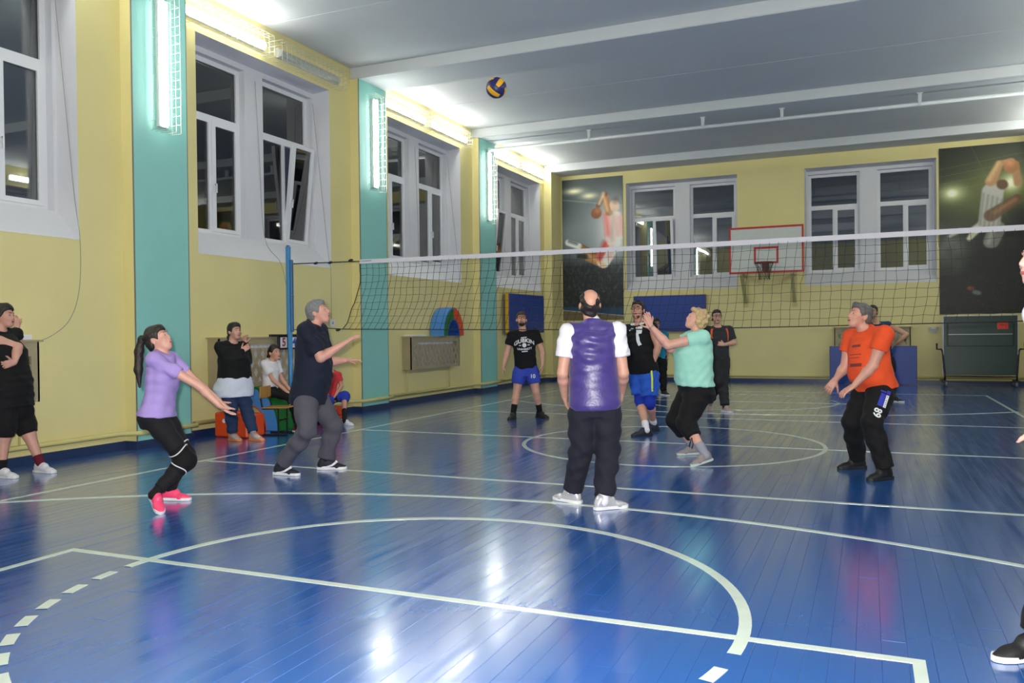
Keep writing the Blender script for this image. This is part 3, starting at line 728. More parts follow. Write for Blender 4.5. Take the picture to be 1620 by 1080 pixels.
# ------------------------------------------------------------------ radiator covers with lattice
RADM = mat('cover_mdf_beige', (168, 156, 124), 0.6, noise=0.05, nscale=4)
RADW = mat('radiator_white', (214, 216, 222), 0.45)
def radiator_cover(label, a0, a1, z0, z1, dp, place):
    """place(s, n, z): s along the wall, n out from the wall"""
    c = np.array(place((a0 + a1) / 2, 0, z0)); root = empty('radiator_cover', c); tag(root, label, 'radiator cover', 'latticed radiator covers')
    def bx(mbx, s0, s1, n0, n1, q0, q1):
        p = np.array([place(s, n, z) for s in (s0, s1) for n in (n0, n1) for z in (q0, q1)]); return mbx.box(p.min(0), p.max(0))
    t = 0.02
    for q0, q1 in ((a0, a0 + t), (a1 - t, a1)):
        m1 = MB(); bx(m1, q0, q1, 0, dp, z0, z1 - t); rel(m1, root, 'side_panel', RADM)
    m1 = MB(); bx(m1, a0 - 0.03, a1 + 0.03, 0, dp + 0.03, z1 - t, z1); rel(m1, root, 'top_board', RADM)
    fr = MB(); zt, zb = z1 - 0.17, z0 + 0.07; sw = 0.09
    bx(fr, a0, a1, dp - t, dp, zt + 0.06, z1 - t); bx(fr, a0, a1, dp - t, dp, z0, zb); bx(fr, a0, a0 + sw, dp - t, dp, zb, zt); bx(fr, a1 - sw, a1, dp - t, dp, zb, zt); bx(fr, a0, a0 + 0.25, dp - t, dp, zt, zt + 0.06); bx(fr, a1 - 0.12, a1, dp - t, dp, zt, zt + 0.06); bx(fr, a0 + 0.25, a1 - 0.12, dp - t, dp, zt, zt + 0.012)
    rel(fr, root, 'front_frame', RADM)
    lt = MB(); s0, s1 = a0 + sw, a1 - sw; H = zt - zb; pitch = 0.155; sl = 0.6; wd = 0.055
    for sgn in (1, -1):
        k = -H * sl
        base = s0 - H * sl - pitch
        while base < s1 + H * sl:
            # slat between (base, zb) and (base + sgn*H*sl, zt), clipped to the frame
            pa = np.array([base, 0.0]); pb = np.array([base + sgn * H * sl, H]); d = pb - pa; lo, hi = 0.0, 1.0
            for lim, sg in ((s0, 1), (s1, -1)):
                fa, fb = sg * (pa[0] - lim), sg * (pb[0] - lim)
                if fa < 0 and fb < 0: lo = 2
                elif fa < 0: lo = max(lo, fa / (fa - fb))
                elif fb < 0: hi = min(hi, fa / (fa - fb))
            if lo < hi:
                qa, qb = pa + d * lo, pa + d * hi; nn = np.array([d[1], -d[0]]) / np.linalg.norm(d) * wd / 2; dn = dp - (0.014 if sgn > 0 else 0.009)
                P = [(qa + nn), (qb + nn), (qb - nn), (qa - nn)]
                vs = [place(p[0], dn + e, zb + p[1]) for e in (0, 0.005) for p in P]
                lt.add(vs, [(0, 1, 2, 3), (7, 6, 5, 4), (0, 4, 5, 1), (1, 5, 6, 2), (2, 6, 7, 3), (3, 7, 4, 0)])
            base += pitch
    rel(lt, root, 'lattice', RADM)['kind'] = 'stuff'
    m1 = MB(); n = int((a1 - a0 - 0.3) / 0.1)
    for i in range(n):
        s = a0 + 0.15 + i * 0.1; bx(m1, s, s + 0.08, 0.04, dp - 0.05, z0 + 0.05, z1 - 0.1)
    rel(m1, root, 'radiator', RADW)
    return root
Lp = lambda s, n, z: (XL + n, s, z)
radiator_cover('beige latticed radiator cover behind the standing woman in black at the left edge', 4.2, 6.03, 0.68, 1.33, 0.2, Lp)
radiator_cover('beige latticed radiator cover with white diamonds behind the seated girl', 8.66, 10.72, 0.62, 1.33, 0.2, Lp)
radiator_cover('beige latticed radiator cover carrying a coloured foam arch', 13.75, 15.79, 0.66, 1.30, 0.2, Lp)
Bp = lambda s, n, z: (s, YB - n, z)
radiator_cover('beige latticed radiator cover on the back wall above a blue mat', -0.78, 0.93, 0.72, 1.40, 0.2, Bp)
for (y, a) in ((13.85, 1), (15.6, 1), (5.9, 1), (9.0, 1), (10.5, 1)):
    tag(MB().tube([(XL + 0.05, y, 0.19), (XL + 0.05, y, 0.70)], 0.012, 8).build('riser_pipe', PIPEY, None, True),
        {13.85: 'thin yellow riser pipe under the near end of the arch-bearing radiator cover', 15.6: 'thin yellow riser pipe under the far end of the arch-bearing radiator cover',
         5.9: 'thin yellow riser pipe under the radiator cover at the left picture edge', 9.0: 'thin yellow riser pipe behind the orange foam block', 10.5: 'thin yellow riser pipe behind the net post'}[y], 'pipe', 'riser pipes of the radiators')
wb = MB().bevbox((XL + 0.02, 13.78, 1.30), (XL + 0.2, 14.35, 1.335), 0.006).build('window_board', PVC)
tag(wb, 'white plastic board lying on the radiator cover beside the foam arch', 'board')
wb = MB().bevbox((XL + 0.03, 5.45, 1.33), (XL + 0.17, 5.98, 1.385), 0.006).build('window_board', PVC)
tag(wb, 'white plastic box lying on the radiator cover at the left edge', 'box')

# ------------------------------------------------------------------ foam arches and block
FB = mat('foam_vinyl_light_blue', (78, 142, 214), 0.4, bump=0.06, bscale=14)
FBD = mat('foam_vinyl_blue', (34, 84, 176), 0.4)
FG = mat('foam_vinyl_green', (20, 112, 44), 0.4)
FO = mat('foam_vinyl_orange', (222, 78, 34), 0.4, bump=0.06, bscale=14)
def foam_arch(label, loc, rz, R, r, hz, dp, cols, quarter=False):
    """half ring; local x across, y depth (face at y=0), z up. cols: outer left, outer right, face left, face right, inner"""
    root = empty('foam_arch', loc, rz); tag(root, label, 'foam block', 'coloured foam arches')
    def half(a0, a1, kind, mt, name):
        m1 = MB(); n = 12; vs = []; fs = []
        for i in range(n + 1):
            a = math.radians(a0 + (a1 - a0) * i / n); co, si = math.cos(a), math.sin(a) * hz
            if kind == 'outer': prof = [(R, 0.0), (R + 0.004, dp * 0.5), (R, dp), (R - 0.03, dp), (R - 0.03, 0.0)]
            elif kind == 'inner': prof = [(r, 0.0), (r, dp), (r + 0.02, dp), (r + 0.02, 0.0)]
            elif kind == 'face': prof = [(R - 0.03, -0.003), (r + 0.02, -0.003), (r + 0.02, dp * 0.5), (R - 0.03, dp * 0.5)]
            else: prof = [(R - 0.03, dp * 0.5), (r + 0.02, dp * 0.5), (r + 0.02, dp + 0.003), (R - 0.03, dp + 0.003)]
            for (q, y) in prof: vs.append((q * co, y, q * si))
        k = len(prof)
        for i in range(n):
            for j in range(k): fs.append((i * k + j, i * k + (j + 1) % k, (i + 1) * k + (j + 1) % k, (i + 1) * k + j))
        fs += [tuple(range(k)), tuple(n * k + j for j in range(k))]
        m1.add(vs, fs); return m1.build(name, mt, root, False)
    half(0, 90, 'outer', cols[1], 'outer_cover'); half(0, 90, 'face', cols[3], 'front_panel')
    if not quarter:
        half(90, 180, 'outer', cols[0], 'outer_cover'); half(90, 180, 'face', cols[2], 'front_panel')
    half(0, 90 if quarter else 180, 'back', FBD, 'back_panel'); half(0, 90 if quarter else 180, 'inner', cols[4], 'inner_cover')
    return root
foam_arch('small foam arch, light blue outside with green and orange face, on a radiator cover', (XL + 0.33, 15.28, 1.302), math.radians(90), 0.46, 0.25, 1.28, 0.31, (FB, FO, FG, FO, FBD))
foam_arch('large quarter-round foam piece with green rim and blue face under the seated girl', (-8.12, 9.37, 0.004), 0.0, 0.50, 0.26, 1.26, 0.42, (FB, FG, FO, FB, FO), True)
blk = empty('foam_block', (-7.77, 8.72, 0)); tag(blk, 'orange vinyl foam block on the floor at the feet of the woman by the wall', 'foam block')
MB().bevbox((-0.27, -0.16, 0.004), (0.05, 0.2, 0.33), 0.02).build('front_half', FO, blk)
MB().bevbox((0.055, -0.16, 0.004), (0.28, 0.2, 0.31), 0.02).build('rear_half', FO, blk)
MB().lathe([(0.0, 0.0), (0.028, 0.0), (0.028, 0.002), (0.0, 0.002)], (-0.10, -0.161, 0.22), (0, -1, 0), 16).build('round_badge', mat('badge_white', (220, 220, 225), 0.5), blk)

# ------------------------------------------------------------------ school chair beside the arch
WOODY = mat('chair_plywood', (176, 130, 62), 0.45, noise=0.12, nscale=6)
ch = empty('school_chair', (-7.40, 9.1, 0), math.radians(108)); tag(ch, 'low school chair with varnished wooden seat and black frame beside the woman in jeans', 'chair')
MB().bevbox((-0.18, -0.18, 0.365), (0.18, 0.18, 0.38), 0.006).build('seat', WOODY, ch)
MB().bevbox((-0.19, 0.185, 0.50), (0.19, 0.2, 0.66), 0.006).build('backrest', WOODY, ch)
for sx in (-1, 1):
    MB().tube([(sx * 0.16, -0.17, 0.012), (sx * 0.16, 0.19, 0.012)], 0.012, 8).build('foot_rail', BLACK, ch)
    MB().tube([(sx * 0.16, -0.05, 0.02), (sx * 0.16, -0.05, 0.36), (sx * 0.16, 0.17, 0.36), (sx * 0.16, 0.21, 0.62)], 0.012, 8).build('leg', BLACK, ch)
MB().tube([(-0.16, -0.05, 0.2), (0.16, -0.05, 0.2)], 0.01, 8).build('stretcher', BLACK, ch)

# ------------------------------------------------------------------ flat lettering
def text_mesh(txt, size, bold=0.0, font_space=1.0):
    cu = bpy.data.curves.new('t', 'FONT'); cu.body = txt; cu.size = size; cu.align_x = 'CENTER'; cu.align_y = 'CENTER'; cu.offset = bold * size; cu.space_character = font_space; cu.resolution_u = 3
    o = bpy.data.objects.new('t', cu); COL.objects.link(o)
    dg = bpy.context.evaluated_depsgraph_get(); dg.update(); me = bpy.data.meshes.new_from_object(o.evaluated_get(dg))
    bpy.data.objects.remove(o, do_unlink=True); bpy.data.curves.remove(cu)
    vs = [tuple(v.co)[:2] for v in me.vertices]; fs = [tuple(p.vertices) for p in me.polygons]; bpy.data.meshes.remove(me)
    return vs, fs

# ------------------------------------------------------------------ score flip board beside the post
sb = empty('score_board', (-7.93, 9.9, 1.34)); tag(sb, 'black flip scoreboard with number cards 5 and 4 behind the net post', 'scoreboard')
rel(MB().bevbox((-7.96, 9.58, 1.33), (-7.92, 10.2, 1.365), 0.006).bevbox((-7.95, 9.75, 1.14), (-7.925, 10.2, 1.33), 0.004), sb, 'frame', BLACK)
CARD = mat('card_white', (226, 226, 228), 0.6)
for (yc, tx, colr) in ((9.865, '5', (176, 36, 60)), (10.105, '4', (40, 84, 176))):
    card = rel(MB().bevbox((-7.922, yc - 0.075, 1.165), (-7.917, yc + 0.075, 1.32), 0.002), sb, 'number_card', CARD)
    vs, fs = text_mesh(tx, 0.17, 0.03); m1 = MB().add([(-7.915, yc + p[0], 1.243 + p[1]) for p in vs], fs); m1.build('digit', mat('digit_' + tx, colr, 0.6), card)
sw = empty('wall_socket', (XL, 11.47, 1.49)); tag(sw, 'small white double wall socket beside the grey-haired man', 'wall socket')
rel(MB().bevbox((XL, 11.42, 1.49), (XL + 0.03, 11.55, 1.6), 0.006), sw, 'plate', PVC)
rel(MB().lathe([(0.0, 0), (0.022, 0), (0.022, 0.002), (0, 0.002)], (XL + 0.03, 11.485, 1.545), (1, 0, 0), 14), sw, 'outlet', mat('socket_grey', (150, 150, 150), 0.5))  # outlet face as a plain grey disc
sk = empty('wall_socket', (1.43, YB, 1.27)); tag(sk, 'small grey wall box left of the folded table tennis table', 'wall socket')
rel(MB().prism([(-0.1, 0.05), (0.1, 0.05), (0.08, -0.03), (0.0, -0.09), (-0.08, -0.03)], (1.43, YB - 0.05, 1.32), (1, 0, 0), (0, 0, 1), (0, 1, 0), 0.05), sk, 'box', mat('box_grey', (176, 178, 182), 0.5))
rel(MB().bevbox((1.38, YB - 0.055, 1.335), (1.48, YB - 0.05, 1.36), 0.002), sk, 'lid', PVC)

# ------------------------------------------------------------------ hanging blind cords and a loose cable on the left wall
CORD = mat('cord_grey', (150, 150, 140), 0.7)
def cord(label, pts, r=0.004):
    P_ = [np.array(q, float) for q in pts]; P_ = [2 * P_[0] - P_[1]] + P_ + [2 * P_[-1] - P_[-2]]; pts = []
    for i in range(1, len(P_) - 2):      # rounded through the given points
        for t in np.linspace(0, 1, 7)[:-1 if i < len(P_) - 3 else None]:
            a, b_, c, d = P_[i - 1:i + 3]; pts.append(0.5 * (2 * b_ + (c - a) * t + (2 * a - 5 * b_ + 4 * c - d) * t * t + (3 * b_ - a - 3 * c + d) * t ** 3))
    o = MB().tube(pts, r, 5).build('window_cord', CORD, None, True); return tag(o, label, 'cord', 'cords hanging at the windows')
def sagline(p, q, sag, n=14):
    p, q = np.array(p), np.array(q)
    return [p + (q - p) * t + np.array([0, 0, -sag * 4 * t * (1 - t)]) for t in np.linspace(0, 1, n)]
cord('thin cord hanging across the far reveal of the nearest window and down the wall', [(XL - 0.24, 6.62, 5.3), (XL - 0.15, 6.65, 4.2), (XL - 0.05, 6.68, 3.0), (XL + 0.012, 6.70, 2.45), (XL + 0.012, 6.68, 1.9), (XL + 0.012, 6.55, 1.55), (XL + 0.012, 6.3, 1.36), (XL + 0.012, 6.07, 1.3)])
cord('thin cord hanging on the pier of the second window down the wall', [(XL - 0.285, 10.02, 5.2), (XL - 0.285, 10.1, 4.0), (XL - 0.26, 10.16, 2.85), (XL + 0.012, 10.2, 2.44), (XL + 0.012, 10.36, 1.9), (XL + 0.012, 10.45, 1.36)])
cord('thin cord hanging in the far reveal of the second window', [(XL - 0.26, 11.4, 5.2), (XL - 0.16, 11.44, 4.0), (XL - 0.03, 11.46, 2.7), (XL + 0.012, 11.47, 2.42), (XL + 0.012, 11.47, 1.62)])
cord('thin cord hanging on the pier of the third window', [(XL - 0.285, 14.83, 5.2), (XL - 0.285, 14.9, 4.0), (XL - 0.285, 14.94, 2.95)])
cord('thin cord hanging in the far reveal of the third window', [(XL - 0.26, 16.2, 5.2), (XL - 0.16, 16.24, 4.0), (XL - 0.03, 16.26, 2.7), (XL + 0.012, 16.27, 2.42)])

# ------------------------------------------------------------------ folded table tennis table
TTG = mat('table_green', (22, 54, 50), 0.35)
STEEL = mat('frame_dark_steel', (44, 44, 50), 0.4, metal=0.5)
tt = empty('tennis_table', (2.33, 21.7, 0)); tag(tt, 'folded dark green table tennis table with wheels standing against the back wall', 'table')
tx0, tx1 = 1.6, 3.08
for k, yy in enumerate((21.58, 21.82)):
    half = rel(MB().bevbox((tx0, yy, 0.27), (tx1, yy + 0.022, 1.62), 0.003), tt, 'table_half', TTG)
    e = MB()
    for (x0, x1, z0, z1) in ((tx0 - 0.012, tx0, 0.27, 1.632), (tx1, tx1 + 0.012, 0.27, 1.632), (tx0 - 0.012, tx1 + 0.012, 1.62, 1.634)): e.box((x0, yy - 0.004, z0), (x1, yy + 0.026, z1))
    e.build('edge_line', mat('edge_white', (214, 216, 220), 0.35), half)
for (z, t, mt) in ((1.2, 0.02, METAL), (0.935, 0.012, STEEL), (1.47, 0.012, STEEL)):
    rel(MB().bevbox((tx0 + 0.09, 21.555, z - t / 2), (tx1 - 0.09, 21.579, z + t / 2), 0.003), tt, 'stiffener', mt)
for x in (tx0 + 0.08, tx1 - 0.08):
    rel(MB().bevbox((x - 0.015, 21.55, 0.93), (x + 0.015, 21.579, 1.48), 0.003), tt, 'stiffener', STEEL)
for sx, x in ((-1, tx0), (1, tx1)):
    rel(MB().tube([(x - 0.02 * sx, 21.55, 0.14), (x - 0.02 * sx, 21.55, 0.26), (x + 0.02 * sx, 21.6, 0.8), (x + 0.05 * sx, 21.6, 0.86), (x + 0.14 * sx, 21.6, 0.86), (x + 0.14 * sx, 21.6, 1.0)], 0.022, 8), tt, 'side_bracket', STEEL, sm=True)
    rel(MB().bevbox((x - 0.05, 21.4, 0.10), (x + 0.05, 22.02, 0.15), 0.01), tt, 'base_rail', STEEL)
    for yy in (21.43, 21.98):
        rel(MB().lathe([(0.0, -0.02), (0.055, -0.02), (0.06, -0.012), (0.06, 0.012), (0.055, 0.02), (0.0, 0.02)], (x - 0.04 * sx, yy, 0.062), (1, 0, 0), 18), tt, 'wheel', mat('wheel_grey', (120, 122, 126), 0.5), sm=True)
rel(MB().tube([(tx0, 21.55, 0.245), (tx1, 21.55, 0.235)], 0.015, 8), tt, 'cross_bar', STEEL)
rel(MB().tube([(tx0, 21.5, 0.13), (tx0 + 0.5, 21.5, 0.1), (tx1 - 0.5, 21.5, 0.1), (tx1, 21.5, 0.13)], 0.014, 8), tt, 'cross_bar', STEEL)
stk = MB().bevbox((2.68, 21.575, 1.315), (2.9, 21.58, 1.465), 0.002); sto = rel(stk, tt, 'sticker', mat('sticker_red', (222, 62, 40), 0.5)); sto['label'] = 'red square sticker with dark marks'
m1 = MB()
for (x, z, w_, h_) in ((2.72, 1.41, 0.07, 0.012), (2.75, 1.385, 0.05, 0.01), (2.84, 1.36, 0.02, 0.02), (2.8, 1.40, 0.05, 0.008)): m1.box((x, 21.5735, z), (x + w_, 21.575, z + h_))
m1.build('sticker_marks', mat('mark_dark', (90, 26, 30), 0.6), sto)

# ------------------------------------------------------------------ net, posts, ball
POSTB = mat('post_blue', (62, 134, 190), 0.35)
NETC = mat('net_cord_black', (30, 34, 34), 0.8)
TAPE = mat('net_tape_white', (206, 204, 212), 0.7)
NY = 9.9
def net_post(x, label, sg):
    root = empty('net_post', (x, NY, 0)); tag(root, label, 'post')
    MB().lathe([(0.0, 0), (0.1, 0), (0.1, 0.012), (0.045, 0.02), (0.045, 0.06)], (0, 0, 0), n=20).build('floor_plate', METAL, root, True)
    MB().tube([(0, 0, 0.01), (0, 0, 1.5)], 0.034, 14).build('lower_tube', POSTB, root, True)
    MB().bevbox((-0.045, -0.03, 1.36), (0.015, 0.03, 2.66), 0.008).build('upper_profile', POSTB, root)
    MB().bevbox((0.018, -0.025, 1.40), (0.06, 0.025, 2.46), 0.008).build('slide_profile', mat('post_blue_dark', (44, 104, 160), 0.35), root)
    MB().bevbox((-0.03, -0.02, 2.655), (0.0, 0.02, 2.672), 0.003).build('top_cap', BLACK, root)
    MB().tube([(sg * 0.06, 0, 2.4), (sg * 0.09, 0, 2.4)], 0.01, 8).build('hook', METAL, root)
    MB().tube([(sg * 0.06 + 0.0, -0.03, 1.93), (sg * 0.1, -0.03, 1.93), (sg * 0.1, -0.03, 1.9), (sg * 0.07, -0.03, 1.9)], 0.005, 6).build('ring', METAL, root)
    return root
net_post(-7.83, 'blue steel net post beside the radiator cover on the left', 1)
net_post(3.33, 'blue steel net post standing on the right beyond the picture edge', -1)
NX0, NX1, NT, NB = -6.60, 2.1, 2.385, 1.40
nz = 10
def net_left(t): return NX0 - 0.30 * (1 - t) ** 1.8        # t 0 bottom .. 1 top
def ztop(x): return NT + 0.012 * ((x + 2.25) / 4.4) ** 2 - 0.012
def zbot(x): return NB - 0.025 + 0.05 * abs((x + 2.25) / 4.4) ** 1.5
def npt(ix, iz, nxn):
    t = 1 - iz / nz; xl = net_left(t); x = xl + (NX1 - xl) * ix / nxn
    z = zbot(x) + (ztop(x) - zbot(x)) * t
    j = math.sin(ix * 12.9898 + iz * 78.233) * 43758.5453; j = j - math.floor(j) - 0.5
    k = math.sin(ix * 39.3 + iz * 11.13) * 24634.6; k = k - math.floor(k) - 0.5
    am = 0.0 if iz in (0, nz) else 1.0
    lean = 0.045 * math.sin(x * 1.7) * (1 - abs(2 * t - 1)) 
    return (x + am * (0.014 * j + lean), NY + am * 0.025 * math.sin(x * 3 + iz), z + am * 0.012 * k - am * 0.008)
net = empty('volleyball_net', (-2.25, NY, NB)); tag(net, 'black volleyball net with white top tape stretched across the hall', 'net')
nxn = 86
m1 = MB()
for iz in range(1, nz): m1.tube([npt(i, iz, nxn) for i in range(nxn + 1)], 0.0027, 4)
for ix in range(1, nxn): m1.tube([npt(ix, i, nxn) for i in range(nz + 1)], 0.0027, 4)
rel(m1, net, 'net_mesh', NETC)['kind'] = 'stuff'
rel(MB().tube([npt(0, i, nxn) for i in range(nz + 1)], 0.006, 6), net, 'side_cord', NETC)
rel(MB().tube([npt(nxn, i, nxn) for i in range(nz + 1)], 0.006, 6), net, 'side_cord', NETC)
m1 = MB(); xs = np.linspace(NX0, NX1, 60)
vs = []; fs = []
for x in xs:
    z = ztop(x); vs += [(x, NY - 0.006, z - 0.035), (x, NY - 0.006, z + 0.022), (x, NY + 0.006, z + 0.022), (x, NY + 0.006, z - 0.035)]
for i in range(59):
    for j in range(4): fs.append((4 * i + j, 4 * i + (j + 1) % 4, 4 * i + 4 + (j + 1) % 4, 4 * i + 4 + j))
m1.add(vs, fs); rel(m1, net, 'top_tape', TAPE)
rel(MB().tube([(-7.75, NY, NT + 0.012)] + [(x, NY, ztop(x)) for x in np.linspace(NX0 - 0.05, NX0 + 0.2, 3)], 0.008, 6), net, 'top_rope', NETC)
rel(MB().tube([(3.25, NY, NT + 0.012), (NX1 - 0.1, NY, ztop(NX1))], 0.008, 6), net, 'top_rope', NETC)
rel(MB().tube([(-7.75, NY, 1.43), (-7.3, NY, 1.455)] + [(x, NY, zbot(x)) for x in np.linspace(-6.9, NX1, 30)] + [(3.27, NY, 1.45)], 0.0065, 6), net, 'bottom_rope', NETC)
for (x, z) in ((-7.35, NT + 0.005), (-7.1, NT + 0.003), (-6.75, NT + 0.02), (-7.45, 1.452), (-7.2, 1.45), (-6.98, 1.42)):
    rel(MB().lathe([(0.0, -0.045), (0.014, -0.03), (0.02, 0.0), (0.012, 0.03), (0.0, 0.045)], (x, NY, z), (1, 0, 0.15), 8), net, 'knot', NETC, sm=True)
bl = empty('volleyball', (-3.427, 7.617, 3.816)); tag(bl, 'yellow and dark blue volleyball flying high above the players', 'ball')
BLY = mat('ball_yellow', (226, 168, 26), 0.45, bump=0.05, bscale=250); BLB = mat('ball_blue', (32, 36, 92), 0.45, bump=0.05, bscale=250)
BR = 0.105
Rm = Matrix.Rotation(math.radians(-42), 3, Vector(tuple(MC[2]))) @ Matrix.Rotation(math.radians(-23), 3, 'Z') @ Matrix.Rotation(math.radians(14), 3, 'X')
for ax in range(3):
    for sg in (-1, 1):
        for st in range(3):
            m1 = MB(); n = 7; vs = []; fs = []
            a0, a1 = -1 + 2 * st / 3, -1 + 2 * (st + 1) / 3
            for i in range(n + 1):
                for j in range(n + 1):
                    uu = -1 + 2 * i / n; vv = a0 + (a1 - a0) * j / n
                    ed = 0.985 if (i in (0, n) or j in (0, n)) else 1.0
                    p = [0, 0, 0]; p[ax] = sg * 1.0; p[(ax + 1) % 3] = math.tan(uu * math.pi / 4); p[(ax + 2) % 3] = math.tan(vv * math.pi / 4)
                    q = Rm @ (Vector(p).normalized() * BR * ed); vs.append(tuple(q))
            for i in range(n):
                for j in range(n): fs.append((i * (n + 1) + j, (i + 1) * (n + 1) + j, (i + 1) * (n + 1) + j + 1, i * (n + 1) + j + 1))
            m1.add(vs, fs); m1.build('panel', BLY if st == 1 else BLB, bl, True)
MB().lathe([(0.0, -0.1)] + [(0.1 * math.sin(t), -0.1 * math.cos(t)) for t in np.linspace(0.2, math.pi - 0.2, 14)] + [(0.0, 0.1)], (0, 0, 0), n=20).build('core', BLB, bl, True)

# ================================================================== people: smooth solids from blended shapes
def nrm(a): a = np.asarray(a, float); return a / (np.linalg.norm(a) + 1e-12)
class Solid:
    """signed-distance solid: shapes blended together, then cut; meshed on a grid"""
    def __init__(s): s.pr = []; s.cut = []
    def cone(s, a, b, ra, rb, k=0.02, flat=None, end=None):
        """round cone; end=True cuts it square at b"""
        a = np.asarray(a, float); b = np.asarray(b, float); d = b - a; L2 = d @ d + 1e-12; R = max(ra, rb) + k
        def f(P):
            q = P - a; t = np.clip((q @ d) / L2, 0, 1); w_ = q - t[..., None] * d
            if flat is not None: # flatten along a direction: (axis, factor)
                ax, fc = flat; c = w_ @ ax; w_ = w_ + (c * (1 / fc - 1))[..., None] * ax
                return (np.sqrt((w_ ** 2).sum(-1)) - (ra + (rb - ra) * t)) * min(1, fc)
            r_ = np.sqrt((w_ ** 2).sum(-1)) - (ra + (rb - ra) * t)
            return np.maximum(r_, ((q @ d) / L2 - 1) * math.sqrt(L2)) if end else r_
        s.pr.append((f, np.minimum(a, b) - R, np.maximum(a, b) + R, k)); return s
    def chain(s, pts, rs, k=0.02, end=None):
        for i in range(len(pts) - 1):
            # the last piece ends square; the one before it stops short so that it cannot show past the hem
            s.cone(pts[i], pts[i + 1], rs[i], rs[i + 1], k, end=end and i == len(pts) - 2)
        return s
    def ell(s, c, axes, rad, k=0.02):
        c = np.asarray(c, float); A = np.array([nrm(x) for x in axes]); r = np.array(rad, float); m = r.min()
        ext = np.sqrt(((A * r[:, None]) ** 2).sum(0)) + k
        def f(P):
            q = (P - c) @ A.T / r; return (np.sqrt((q ** 2).sum(-1)) - 1) * m
        s.pr.append((f, c - ext, c + ext, k)); return s
    def loft(s, p0, p1, lat0, lat1, st, k=0.03, power=2.3):
        """stations (t, half width, half depth, forward offset) along p0->p1; lateral axis turns from lat0 to lat1"""
        p0 = np.asarray(p0, float); p1 = np.asarray(p1, float); ax = p1 - p0; L = np.linalg.norm(ax); ax = ax / L
        st = np.array(st, float); T_, A_, B_, O_ = st.T
        pa, pb = p0 + ax * L * T_[0], p0 + ax * L * T_[-1]; R = max(A_.max(), (B_ + abs(O_)).max()) + k
        def f(P):
            q = P - p0; t = (q @ ax) / L; tt = np.clip(t, T_[0], T_[-1]); tm = np.clip(t, 0, 1)
            lat = lat0 * (1 - tm)[..., None] + lat1 * tm[..., None]; lat = lat - (lat @ ax)[..., None] * ax; lat = lat / (np.linalg.norm(lat, axis=-1, keepdims=True) + 1e-9)
            fw = np.cross(ax, lat); a = np.interp(tt, T_, A_); b = np.interp(tt, T_, B_); o = np.interp(tt, T_, O_)
            x = np.abs((q * lat).sum(-1)) / a; y = np.abs((q * fw).sum(-1) - o) / b
            d = ((x ** power + y ** power) ** (1 / power) - 1) * np.minimum(a, b)
            cap = np.maximum((T_[0] - t) * L, (t - T_[-1]) * L)
            return np.where(cap > 0, np.sqrt(np.maximum(d, 0) ** 2 + cap ** 2) + np.minimum(np.maximum(d, cap), 0), d)
        s.pr.append((f, np.minimum(pa, pb) - R, np.maximum(pa, pb) + R, k)); return s
    def mesh(s, res, name, pad=2):
        lo = np.min([p[1] for p in s.pr], 0) - pad * res; hi = np.max([p[2] for p in s.pr], 0) + pad * res
        n = np.ceil((hi - lo) / res).astype(int) + 1
        G = np.full(n, 0.5, np.float32)
        axs = [lo[i] + res * np.arange(n[i]) for i in range(3)]
        for f, a, b, k in s.pr:
            i0 = np.maximum(((a - lo) / res).astype(int) - 1, 0); i1 = np.minimum(((b - lo) / res).astype(int) + 2, n)
            P = np.stack(np.meshgrid(*[axs[i][i0[i]:i1[i]] for i in range(3)], indexing='ij'), -1)
            d = f(P); sl = tuple(slice(i0[i], i1[i]) for i in range(3)); g = G[sl]
            h = np.clip(0.5 + 0.5 * (g - d) / k, 0, 1); G[sl] = g + (d - g) * h - k * h * (1 - h)
        if s.cut:
            P = np.stack(np.meshgrid(*axs, indexing='ij'), -1)
            for c in s.cut: G = np.maximum(G, c(P)).astype(np.float32)
        return surface_nets(G, lo, res, name)
